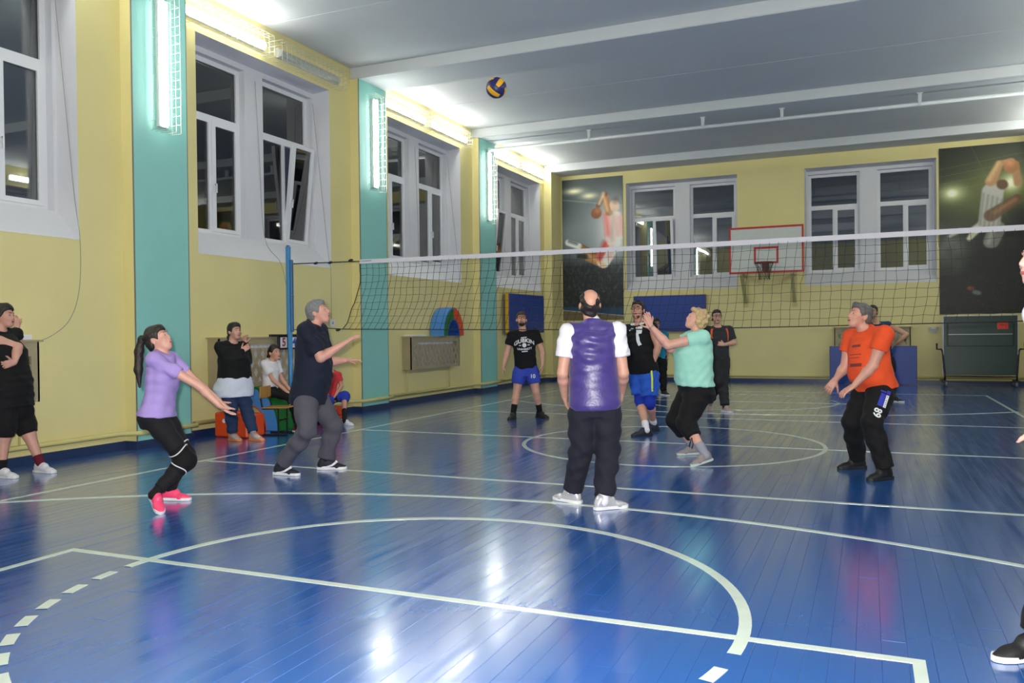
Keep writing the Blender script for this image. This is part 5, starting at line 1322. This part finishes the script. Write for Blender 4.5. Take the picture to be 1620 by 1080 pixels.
for q in 'RL':
    kn, hp, an = p.J['kn' + q], p.J['hip' + q], p.J['an' + q]; a = kn + nrm(hp - kn) * 0.09; b = kn + nrm(an - kn) * 0.09
    kp = p.part(Solid().chain([a, kn, b], [0.078, 0.082, 0.070], 0.02), 'knee_pad', KP)
    m1 = MB()
    for c, d in ((a, nrm(hp - kn)), (b, nrm(an - kn))):
        e1 = nrm(np.cross(d, (0.3, 0.8, 0.1))); e2 = np.cross(d, e1); rr = 0.079 if c is a else 0.0705
        m1.tube([c - p.off() + rr * (e1 * math.cos(t) + e2 * math.sin(t)) + d * 0.012 * math.sin(2 * t) for t in np.linspace(0, 6.283, 28, endpoint=False)], 0.005, 5, closed=True)
    m1.build('piping', mat('piping_white', (216, 216, 220), 0.6), kp)
PINK = mat('shoe_pink', (244, 74, 118), 0.45, noise=0.06)
for q in 'LR': p.shoe(q, PINK, WSOLE, label='bright pink and black court shoe'); p.sock(q, cloth('black', (20, 20, 22)), 0.07)
def tail(E):
    P = p.head_pt; a = P(0, -0.105, 0.05)
    E.cone(P(0, -0.08, 0.05), a, 0.03, 0.022, 0.02); pts = [a, at_d(224, 536, depth(a)), at_d(220, 556, depth(a)), at_d(219, 585, depth(a)), at_d(221, 612, depth(a))]
    E.chain(pts, [0.022, 0.026, 0.034, 0.032, 0.010], 0.02)
p.hair(HAIRD, vol=0.011, extra=tail)
P_ = p.head_pt
p.part(Solid().ell(P_(0, -0.112, 0.055), (p.hr, p.hf, p.hu), (0.026, 0.012, 0.026), 0.005), 'hair_tie', CBLK, par=p.hairo)

# --- grey-haired man in navy t-shirt
p = Person('grey-haired man in a navy t-shirt and grey slacks reaching forward', dict(
    head=(503, 494), sho=(495, 522), hip=(488, 622), elR=(507, 566, -.9), wrR=(545, 543, -.4), tiR=(571, 525, 0), elL=(519, 572, .9), wrL=(547, 570, .4), tiL=(570, 568, 0),
    knR=(486, 680, -.7), knL=(529, 674, .2), anR=(445, 735), anL=(515, 727)), face=88, sho=82, hip=85, look=(84, 16), H=1.76, prof='stout', skin_rgb=(208, 152, 134), res=0.008,
    feet=dict(R=dict(dir=70), L=dict(dir=92)), hands=dict(R=dict(palm=(0.3, 0.5, -.8), curl=0.3, spread=1.0), L=dict(palm=(0, 0, -1), curl=0.3)), arm_girth=1.08)
p.top(CNAVY, sleeve=0.8, hem=-0.16, ease=0.022, slv_r=1.12, flare=0.05, fold=0.009)
p.bottom(CGREY, r=(0.112, 0.086, 0.08, 0.076), fold=0.010, to=0.97)
p.hair(HAIRG, vol=0.012)
for q in 'LR':
    a = p.shoe(q, mat('shoe_navy_suede', (30, 32, 44), 0.7), WSOLE, label='dark sneaker with a white side stripe'); F = p.foot(q)
    p.decal(a, poly_strip([(-0.06, -0.022), (-0.01, -0.018), (0.04, -0.004), (0.07, 0.018), (0.085, 0.035)], 0.012, 0.026), F['o'] + F['u'] * 0.048 + F['f'] * 0.03, F['f'], F['u'], WTXT, 'side_stripe', frm=F['r'] if q == 'R' else F['r'], lift=0.002)
    p.sock(q, CNAVY, 0.08)

# --- blond woman in mint
p = Person('blond woman in a mint t-shirt and black capri trousers with raised hands', dict(
    head=(1101, 506), sho=(1103, 533), hip=(1101, 618), elL=(1057, 546, -.5), wrL=(1029, 515, 0), tiL=(1022, 492, 0), elR=(1062, 552, .8), wrR=(1030, 520, .4), tiR=(1020, 498, 0),
    knL=(1085, 669, -.5), knR=(1068, 664, .4), anL=(1115, 717, 'z', 0.12), anR=(1096, 706)), face=-88, sho=-82, hip=-84, look=(-86, 26), H=1.62, prof='heavyf', nose=0.72, skin_rgb=(216, 162, 144), res=0.0085,
    feet=dict(L=dict(dir=-62, pitch=10), R=dict(dir=-72)), hands=dict(L=dict(palm=(-0.6, 0.4, 0.5), curl=0.2, spread=1.0), R=dict(palm=(-0.6, 0.4, 0.5), curl=0.2, spread=1.0)), arm_girth=1.15, leg_girth=1.12, sho_w=0.165)
p.top(cloth('mint', (160, 220, 202)), sleeve=0.42, hem=0.1, ease=0.03, slv_r=1.12, flare=0.0, fold=0.007, wid=1.05)
p.bottom(CBLK, 'capri_trousers', to=0.72, r=(0.122, 0.092, 0.082, 0.082), fold=0.008, wid=1.06, waist=0.16)
m1 = MB()
for q in 'L':
    e = p.J['knL'] + (p.J['anL'] - p.J['knL']) * 0.46 - p.off(); f = nrm(heading(-30)); a = e + f * 0.085
    m1.tube([a, a + RH * 0.012 - UPZ * 0.06, a - RH * 0.004 - UPZ * 0.11], 0.004, 5); m1.tube([a, a - RH * 0.02 - UPZ * 0.05, a - RH * 0.03 - UPZ * 0.09], 0.004, 5)
m1.build('drawstring', CBLK, p.boto)
p.hair(HAIRBL, vol=0.024, line=[(-.2, -.13), (-.08, -.12), (-.03, -.075), (.0, -.04), (.015, -.02), (.03, .02), (.05, .055), (.075, .068), (.14, .078)], fold=0.012)
for q in 'LR': p.shoe(q, mat('shoe_grey_knit', (142, 134, 134), 0.7, noise=0.08, nscale=30), mat('sole_pale_mint', (190, 206, 200), 0.5), label='grey running shoe with pale sole'); p.sock(q, cloth('sock_grey', (150, 152, 164)), 0.13)
m1 = MB(); w_ = p.J['wrL'] + (p.J['elL'] - p.J['wrL']) * 0.06; d = nrm(p.J['elL'] - p.J['wrL']); e1 = nrm(np.cross(d, UPZ)); e2 = np.cross(d, e1)
m1.tube([w_ - p.off() + 0.031 * (e1 * math.cos(t) + e2 * math.sin(t)) for t in np.linspace(0, 6.283, 18, endpoint=False)], 0.004, 6, closed=True); m1.build('bracelet', METAL, p.root)

# --- man in black sleeveless shirt and blue shorts
p = Person('man with glasses in a black and white sleeveless shirt and bright blue shorts', dict(
    head=(1009, 490), sho=(1012, 519), hip=(1018, 584), elL=(1041, 548, -.2), wrL=(1033, 575, .2), tiL=(1030, 592, 0), elR=(1000, 552, .4), wrR=(1002, 578, 0), tiR=(1002, 596, 0),
    knR=(1013, 634, -.2), knL=(1028, 636, .2), anR=(1022, 677), anL=(1034, 670)), face=-40, sho=-42, hip=-48, look=(-26, 8), H=1.80, prof='stout', skin_rgb=(206, 152, 128), res=0.0095,
    feet=dict(R=dict(dir=-68), L=dict(dir=-60)), arm_girth=1.05)
v = p.top(CBLK, 'sleeveless_shirt', sleeve=0, hem=-0.1, ease=0.018, flare=0.02)
CW = cloth('white', (226, 224, 232))
st = Solid()
for q in 'LR': st.cone(p.sc + p.up * 0.045, p.J['sh' + q] + p.up * 0.03 - (p.J['sh' + q] - p.sc) * 0.25, 0.052, 0.05, 0.03)
st.cut.append(lambda X: -((X - (p.sc - p.up * 0.01)) @ p.up)); nk = p.sc + p.up * 0.075; st.cut.append(lambda X: (X - nk) @ p.up)
p.part(st, 'shoulder_panel', CW, par=v)
p.decal(v, poly_strip([(0.055, 0.10), (0.062, 0.05), (0.068, 0.0)], 0.095, 0.075), p.sc - p.up * 0.08, p.ls * -1, p.up, WTXT, 'white_yoke', frm=p.fs)
p.decal(v, poly_strip([(0.05, 0.0), (0.058, -0.04), (0.075, -0.09), (0.10, -0.15)], 0.035, 0.04), p.sc - p.up * 0.08, p.ls * -1, p.up, WTXT, 'curved_stripe', frm=p.fs)
p.decal(v, poly_strip([(-0.10, 0.06), (-0.06, 0.075), (-0.02, 0.07)], 0.03, 0.02), p.sc - p.up * 0.08, p.ls * -1, p.up, WTXT, 'chest_mark', frm=p.fs)
sh = p.bottom(cloth('royal_blue', (44, 92, 192)), 'shorts', to=0.40, r=(0.122, 0.112, 0, 0), fold=0.008)
p.decal(sh, poly_strip([(0, 0.10), (0.0, 0.0), (-0.004, -0.12), (-0.008, -0.28)], 0.028), p.J['hipL'] + p.fh * 0.02, p.fh, UPZ, mat('stripe_neon', (214, 232, 40), 0.6), 'side_stripe', frm=-p.lh * 0.8 + p.fh * 0.45)
for q in 'LR':
    hp, kn, an = p.J['hip' + q], p.J['kn' + q], p.J['an' + q]
    p.part(Solid().chain([hp + (kn - hp) * 0.75, kn, kn + (an - kn) * 0.14], [0.082, 0.075, 0.066], 0.02), 'knee_sleeve', cloth('knee_blue', (30, 56, 168)))
    p.shoe(q, mat('shoe_dark_blue', (34, 38, 52), 0.6), BSOLE, label='dark low shoe'); p.sock(q, CW, 0.11)
p.hair(HAIRD, vol=0.008); p.glasses()
bd = Solid().ell(p.head_pt(0, 0.05, -0.088), (p.hr, p.hf, p.hu), (0.046, 0.040, 0.034), 0.01); bd.cut.append(lambda X: (X - p.head_pt(0, 0, -0.072)) @ p.hu); p.part(bd, 'beard', HAIRBR, res=0.007)

# --- man in dark grey with orange stripes, walking
p = Person('dark-haired man with glasses in a charcoal sports top with orange shoulder stripes', dict(
    head=(1134, 501), sho=(1136, 522), hip=(1137, 568), elR=(1118, 543, 0), wrR=(1118, 562, -.5), tiR=(1120, 575, 0), elL=(1161, 542, 0), wrL=(1146, 545, -1), tiL=(1133, 543, 0),
    knR=(1136, 603, -.3), knL=(1143, 606, -.3), anR=(1123, 633, 'z', 0.16), anL=(1147, 642)), face=4, sho=2, hip=4, look=(-4, 4), H=1.76, prof='man', skin_rgb=(208, 158, 136), res=0.011,
    feet=dict(R=dict(dir=-10, pitch=38), L=dict(dir=20)), hands=dict(L=dict(palm=(0, 1, 0), curl=0.6)))
CCH = cloth('charcoal', (52, 52, 56))
v = p.top(CCH, 'sports_top', sleeve=0.75, hem=-0.1, ease=0.012)
for sg in (-1, 1):
    p.decal(v, poly_strip([(sg * 0.115, 0.05), (sg * 0.135, -0.01), (sg * 0.142, -0.08), (sg * 0.135, -0.17)], 0.034, 0.022), p.sc - p.up * 0.01, -p.ls, p.up, mat('stripe_orange', (232, 98, 40), 0.6), 'shoulder_stripe', frm=p.fs)
p.bottom(cloth('charcoal_track', (46, 46, 48)), r=(0.105, 0.088, 0.080, 0.076), to=0.98)
p.hair(HAIRD, vol=0.006); p.glasses()
for q in 'LR': p.shoe(q, mat('shoe_beige_pink', (176, 152, 144), 0.6), WSOLE, label='beige trainer with white sole'); p.sock(q, CBLK, 0.08)

# --- person far behind in teal top
p = Person('person far behind in a turquoise top and black trousers, mostly hidden by the blond woman', dict(
    head=(1038, 512), sho=(1041, 529), hip=(1043, 566), elR=(1028, 545, 0), wrR=(1027, 560, 0), tiR=(1027, 570, 0), elL=(1055, 547, 0), wrL=(1056, 562, 0), tiL=(1056, 573, 0),
    knR=(1039, 594, 0), knL=(1048, 594, 0), anR=(1037, 617), anL=(1050, 618)), face=8, sho=5, hip=5, H=1.68, prof='slimf', nose=0.72, skin_rgb=(186, 132, 110), res=0.013,
    feet=dict(R=dict(dir=-15), L=dict(dir=25)), sho_w=0.16, hip_w=0.08)
p.top(cloth('turquoise', (34, 130, 160)), sleeve=0.6, hem=-0.05); p.bottom(CBLK, r=(0.10, 0.085, 0.078, 0.07))
p.hair(HAIRB, vol=0.012); p.glasses()
for q in 'LR': p.shoe(q, mat('shoe_black', (24, 24, 26), 0.6), WSOLE)

# --- man in orange t-shirt
p = Person('grey-haired man in an orange t-shirt and black track pants crouching ready', dict(
    head=(1360, 500), sho=(1371, 530), hip=(1386, 611), shL=tuple(-FH * 0.05), elL=(1381, 578, -1), wrL=(1351, 610, 0), tiL=(1322, 628, 0), elR=(1337, 580, .5), wrR=(1322, 600, 0), tiR=(1308, 618, 0),
    knL=(1379, 668, -.8), knR=(1348, 668, .0), anL=(1400, 741), anR=(1357, 725)), face=-82, sho=-68, hip=-75, look=(-80, 15), H=1.76, prof='stout', skin_rgb=(204, 148, 128), res=0.008,
    feet=dict(L=dict(dir=-66), R=dict(dir=-80)), hands=dict(L=dict(palm=(-0.2, 0.3, -0.9), curl=0.3, spread=1.1), R=dict(palm=(-0.3, 0.6, -0.6), curl=0.45, spread=0.9)), arm_girth=1.08)
v = p.top(cloth('orange', (226, 82, 40)), sleeve=0.52, hem=-0.05, ease=0.018, slv_r=1.1, flare=0.02)
DK = mat('print_dark_red', (120, 44, 44), 0.7)
marks = merge_polys(poly_strip([(-0.05, 0.06), (0.05, 0.062)], 0.022), poly_strip([(-0.075, -0.12), (0.075, -0.118)], 0.03), poly_strip([(-0.07, -0.02), (0.07, -0.02)], 0.006), poly_strip([(-0.06, -0.05), (0.05, -0.05)], 0.006))
p.decal(v, marks, p.sc - p.up * 0.16, np.cross(p.up, p.fs), p.up, DK, 'chest_print', frm=p.fs)
tr = p.bottom(CBLK, r=(0.115, 0.09, 0.083, 0.08), to=0.99, fold=0.009)
th = nrm(p.J['knL'] - p.J['hipL']); side = nrm(-FH * 0.9 + RH * -0.25); rt = nrm(np.cross(th, side)) # reading direction runs down the thigh
c0 = p.J['hipL'] + th * 0.13
p.decal(tr, merge_polys(poly_strip([(-0.095, 0.06), (-0.095, 0.025)], 0.04), poly_strip([(-0.09, 0.02), (-0.09, -0.03)], 0.016), poly_strip([(-0.07, 0.005), (0.07, 0.0)], 0.046)), c0, th, -rt, mat('print_blue', (40, 48, 170), 0.6), 'thigh_band', frm=side)
p.decal(tr, poly_strip([(-0.065, 0.042), (0.07, 0.042)], 0.026), c0, th, -rt, WTXT, 'thigh_strip', frm=side, lift=0.006)
p.decal(tr, merge_polys(*[poly_strip([(x, 0.036), (x + 0.004, 0.048)], 0.006) for x in (-0.05, -0.03, -0.008, 0.012, 0.03, 0.052)]), c0, th, -rt, BLACK, 'strip_marks', frm=side, sub=0, lift=0.009)
p.decal(tr, text_mesh('89', 0.095, 0.03), c0 + th * 0.145, th, -rt, WTXT, 'thigh_number', frm=side, sub=0, lift=0.006)
p.hair(HAIRS, vol=0.010)
for q in 'LR': p.shoe(q, mat('shoe_black', (24, 24, 26), 0.6), BSOLE, label='black indoor shoe'); p.sock(q, CBLK, 0.08)

# --- man in navy tank top behind the orange one
p = Person('tall man in navy basketball vest with white stripes, hand on hip by the mat', dict(
    head=(1381, 493), sho=(1388, 516), hip=(1396, 567), elL=(1434, 529, -.2), wrL=(1415, 545, -.2), tiL=(1404, 547, 0), elR=(1366, 540, 0), wrR=(1362, 560, 0), tiR=(1362, 572, 0),
    knR=(1388, 598, 0), knL=(1409, 599, 0), anR=(1388, 625), anL=(1412, 627)), face=-12, sho=-8, hip=-5, look=(-32, 4), H=1.80, prof='man', skin_rgb=(198, 152, 118), res=0.012,
    feet=dict(R=dict(dir=-20), L=dict(dir=40)))
CNB = cloth('vest_navy', (38, 62, 108))
v = p.top(CNB, 'basketball_vest', sleeve=0, hem=-0.16, ease=0.014)
for sx in (0.08, 0.105): p.decal(v, poly_strip([(sx - 0.005, 0.06), (sx + 0.005, -0.1), (sx + 0.012, -0.42)], 0.014), p.sc - p.up * 0.03, -p.ls, p.up, WTXT, 'vest_stripe', frm=p.fs)
p.bottom(cloth('shorts_dark', (40, 40, 40)), 'shorts', to=0.34, r=(0.115, 0.105, 0, 0))
p.hair(HAIRB, vol=0.008)
for q in 'LR': p.shoe(q, mat('shoe_black', (24, 24, 26), 0.6), WSOLE); p.sock(q, CBLK, 0.12)
bag = p.part(Solid().ell(p.J['tiL'] + UPZ * 0.03 - FH * 0.02, (RH, FH, UPZ), (0.045, 0.035, 0.05), 0.01), 'white_cloth', CW); bag['label'] = 'crumpled white cloth held in the hand'

# --- young man in black printed t-shirt
p = Person('bearded young man in a black printed t-shirt and blue shorts standing frontally', dict(
    head=(825, 505), sho=(828, 528), hip=(832, 583), elR=(803, 556, 0), wrR=(797, 578, -.3), tiR=(795, 592, 0), elL=(857, 555, 0), wrL=(858, 576, -.4), tiL=(857, 588, 0),
    knR=(817, 621, 0), knL=(848, 620, 0), anR=(812, 653), anL=(854, 651)), face=0, sho=0, hip=-2, look=(4, 14), H=1.74, prof='man', skin_rgb=(210, 158, 136), res=0.0105,
    feet=dict(R=dict(dir=-18), L=dict(dir=38)))
v = p.top(CBLK, sleeve=0.6, hem=-0.0, ease=0.016, slv_r=1.08)
cc = p.sc - p.up * 0.17; rt = -p.ls
def bend(pp, q): return [(x, y + q * x * x) for x, y in pp[0]], pp[1]
dec = merge_polys(bend(shift(text_mesh('GUBKIN', 0.084, 0.035, 1.05), 0, 0.066), -2.2), bend(shift(text_mesh('UNIVERSITY', 0.043, 0.03, 1.0), 0, -0.072), 1.2), poly_strip([(-0.045, 0.113), (0.045, 0.116)], 0.014), poly_strip([(-0.045, -0.105), (0.045, -0.104)], 0.014),
    ([(0.034 * math.cos(t), 0.034 * math.sin(t) - 0.006) for t in np.linspace(0, 6.283, 18, endpoint=False)], [tuple(range(18))]), poly_strip([(-0.085, -0.006), (-0.05, -0.006)], 0.014), poly_strip([(0.05, -0.006), (0.085, -0.006)], 0.014))
p.decal(v, dec, cc, rt, p.up, WTXT, 'shirt_print', frm=p.fs, sub=0, lift=0.007)
sh = p.bottom(cloth('shorts_blue', (58, 76, 178)), 'shorts', to=0.31, r=(0.108, 0.102, 0, 0), fold=0.006)
p.decal(sh, text_mesh('10', 0.085, 0.03), p.J['hipL'] - UPZ * 0.115 - p.lh * 0.02, -p.lh, UPZ, WTXT, 'number', frm=p.fh, sub=0, lift=0.007)
p.hair(HAIRBR, vol=0.008); p.glasses()
bd = Solid().ell(p.head_pt(0, 0.048, -0.085), (p.hr, p.hf, p.hu), (0.052, 0.044, 0.040), 0.01); bd.cut.append(lambda X: (X - p.head_pt(0, 0, -0.076)) @ p.hu); p.part(bd, 'beard', HAIRD, res=0.007)
for q in 'LR': p.shoe(q, mat('shoe_black', (24, 24, 26), 0.6), BSOLE, label='black shoe'); p.sock(q, CBLK, 0.15)

# --- woman in black at the left edge
p = Person('woman in black top and capris at the left picture edge, hand to face', dict(
    head=(6, 500), sho=(-2, 530), hip=(12, 622), elR=(28, 549, -1), wrR=(23, 573, -.9), tiR=(4, 578, -.5), elL=(28, 546, .3), wrL=(27, 518, .2), tiL=(25, 503, 0),
    knR=(7, 672, -.2), knL=(38, 668, .3), anR=(2, 741), anL=(64, 733)), face=82, sho=78, hip=82, look=(88, 2), H=1.64, prof='heavyf', nose=0.72, skin_rgb=(204, 152, 134), res=0.009,
    feet=dict(R=dict(dir=76), L=dict(dir=72)), hands=dict(R=dict(palm=(0.3, 0.8, 0.2), curl=0.3), L=dict(palm=(-0.9, 0, 0.2), curl=0.8)), arm_girth=1.1, leg_girth=1.15, sho_w=0.215)
p.top(CBLK, 'top', sleeve=0.18, hem=-0.26, ease=0.02, flare=0.09, wid=1.02)
p.bottom(CBLK, 'capri_trousers', to=0.63, r=(0.115, 0.095, 0.088, 0.082))
p.hair(HAIRD, vol=0.02, fold=0.011, line=[(-.2, -.09), (-.06, -.085), (-.03, -.05), (.0, -.015), (.03, .01), (.045, .045), (.075, .066), (.12, .072)])
for q in 'LR': p.shoe(q, mat('shoe_white', (216, 214, 220), 0.5), WSOLE, label='white sneaker')
p.sock('R', CBLK, 0.10); p.sock('L', cloth('burgundy', (96, 24, 42)), 0.10)

# --- woman in black sweater by the wall
p = Person('woman in a black sweater, white blouse tail and jeans standing by the wall', dict(
    head=(371, 524), sho=(367, 548), hip=(370, 612), elR=(363, 577, -.6), wrR=(382, 556, -.5), tiR=(397, 545, 0), elL=(391, 570, 0), wrL=(386, 545, -.3), tiL=(386, 531, 0),
    knR=(365, 647, -.2), knL=(390, 648, .1), anR=(368, 686), anL=(401, 686)), face=48, sho=46, hip=42, look=(54, 6), H=1.60, prof='heavyf', nose=0.72, skin_rgb=(202, 150, 132), res=0.0095,
    feet=dict(R=dict(dir=52), L=dict(dir=62)), hands=dict(R=dict(palm=(0, 1, 0.4), curl=0.6), L=dict(palm=(0, 0.6, -0.6), curl=0.7)))
bl_ = p.top(cloth('white_blouse', (214, 218, 230)), 'blouse', sleeve=0, hem=-0.24, ease=0.016, flare=0.13, fold=0.01, neck=0.6, torso_only=True)
p.top(CBLK, 'sweater', sleeve=1.0, hem=0.16, ease=0.034, longsl=True, fold=0.008, slv_r=1.0)
p.bottom(cloth('jeans', (44, 60, 92)), 'jeans', r=(0.104, 0.088, 0.078, 0.072), to=0.96)
p.hair(HAIRB, vol=0.012, extra=lambda E: E.chain([p.head_pt(0, -0.09, -0.03), p.head_pt(-0.0, -0.12, -0.09), p.head_pt(0.01, -0.13, -0.17)], [0.04, 0.035, 0.015], 0.02))
for q in 'LR':
    a = p.shoe(q, mat('shoe_orange_white', (206, 150, 118), 0.5), mat('sole_orange', (220, 130, 80), 0.5), label='orange and silver sneaker'); F = p.foot(q)
    p.part(Solid().cone(F['o'] + F['f'] * 0.045 + F['u'] * 0.052, F['o'] + F['f'] * 0.10 + F['u'] * 0.032, 0.042, 0.041, 0.01, flat=(F['u'], 0.9)), 'silver_patch', SHO_SILVER, res=0.007, par=a)
    p.sock(q, cloth('sock_grey', (150, 152, 164)), 0.12)

# --- seated girl in white
p = Person('girl in a white t-shirt and black leggings sitting on the foam arch', dict(
    head=(434, 558), sho=(428, 575), hip=(428, 617), elR=(432, 601, -.3), wrR=(455, 620, -.5), tiR=(464, 633, 0), elL=(446, 600, .3), wrL=(460, 618, 0), tiL=(468, 628, 0),
    knR=(459, 629, -.6), knL=(466, 628, .3), anR=(470, 674, 'z', 0.11), anL=(474, 670, 'z', 0.1)), face=62, sho=62, hip=62, look=(58, 8), H=1.48, prof='kid', nose=0.72, skin_rgb=(202, 150, 128), res=0.0095, zref=11.75,
    feet=dict(R=dict(dir=60), L=dict(dir=70)), sho_w=0.15, hip_w=0.075, arm_girth=0.8, leg_girth=0.85, head_s=1.08)
v = p.top(cloth('white_tee', (222, 220, 222)), sleeve=0.6, hem=-0.05, ease=0.016, slv_r=1.15)
p.bottom(CBLK, 'leggings', r=(0.09, 0.07, 0.06, 0.052))
p.hair(HAIRD, vol=0.008, extra=lambda E: E.chain([p.head_pt(0, -0.095, 0.01), p.head_pt(0, -0.125, -0.04), p.head_pt(0.0, -0.12, -0.12)], [0.03, 0.03, 0.012], 0.02))
for q in 'LR': p.shoe(q, mat('shoe_burgundy', (120, 40, 56), 0.5), WSOLE); p.sock(q, CBLK, 0.08)

# --- seated child in red
p = Person('child in a red t-shirt with a blue knee pad sitting behind the grey-haired man', dict(
    head=(517, 566), sho=(524, 592), hip=(518, 631), elL=(540, 611, 0), wrL=(530, 625, -.4), tiL=(523, 632, 0), elR=(512, 615, 0), wrR=(520, 628, 0), tiR=(526, 634, 0),
    knL=(545, 627, 0), knR=(520, 634, -.6), anL=(545, 664), anR=(515, 668)), face=42, sho=40, hip=40, look=(40, 5), H=1.45, prof='kid', nose=0.72, skin_rgb=(200, 146, 124), res=0.0105, zref=12.75,
    feet=dict(R=dict(dir=20), L=dict(dir=60)), sho_w=0.15, hip_w=0.08, arm_girth=0.85, leg_girth=0.85)
p.top(cloth('coral_red', (212, 62, 68)), sleeve=0.55, hem=-0.05)
p.bottom(CBLK, 'shorts', to=0.42, r=(0.09, 0.08, 0, 0))
for q in 'LR':
    hp, kn, an = p.J['hip' + q], p.J['kn' + q], p.J['an' + q]
    p.part(Solid().chain([kn + nrm(hp - kn) * 0.08, kn, kn + nrm(an - kn) * 0.08], [0.075, 0.085, 0.07], 0.02), 'knee_pad', cloth('pad_blue', (40, 62, 170)))
    p.sock(q, CBLK, 0.26); p.shoe(q, mat('shoe_white', (216, 214, 220), 0.5), WSOLE)
p.hair(HAIRD, vol=0.010)
st_ = empty('foam_cube', tuple(np.array([p.hc[0], p.hc[1], 0]))); tag(st_, 'orange foam block under the child in red', 'foam block')
zt = p.hc[2] - 0.115
MB().bevbox((-0.22, -0.2, 0.003), (0.22, 0.2, zt - 0.14), 0.02).build('base_block', FO, st_); MB().bevbox((-0.21, -0.19, zt - 0.138), (0.21, 0.19, zt), 0.02).build('seat_pad', FO, st_)

# --- person at the right edge, mostly outside the picture
p = Person('person in a white t-shirt cut off by the right picture edge, black shoe in view', dict(
    head=(1655, 412), sho=(1696, 494), hip=(1706, 706), elL=(1640, 584, -.3), wrL=(1654, 672, 0), tiL=(1640, 738, 0), elR=(1690, 596, .6), wrR=(1680, 684, 0), tiR=(1666, 735, 0),
    knL=(1684, 866, -.2), knR=(1706, 850, .3), anL=(1642, 1004), anR=(1726, 968)), face=-88, sho=-86, hip=-86, look=(-88, 6), H=1.72, prof='man', skin_rgb=(214, 162, 146), res=0.008,
    feet=dict(L=dict(dir=-80), R=dict(dir=-70)), hands=dict(L=dict(palm=(0.2, 0.9, 0), curl=0.7, spread=0.2)))
p.top(CW, sleeve=0.62, hem=-0.1, ease=0.02, slv_r=1.3); p.bottom(CBLK, r=(0.108, 0.092, 0.085, 0.078)); p.hair(HAIRBR, vol=0.01)
for q in 'LR': p.shoe(q, mat('shoe_black', (24, 24, 26), 0.6), WSOLE, label='black shoe with white sole'); p.sock(q, CBLK, 0.08)
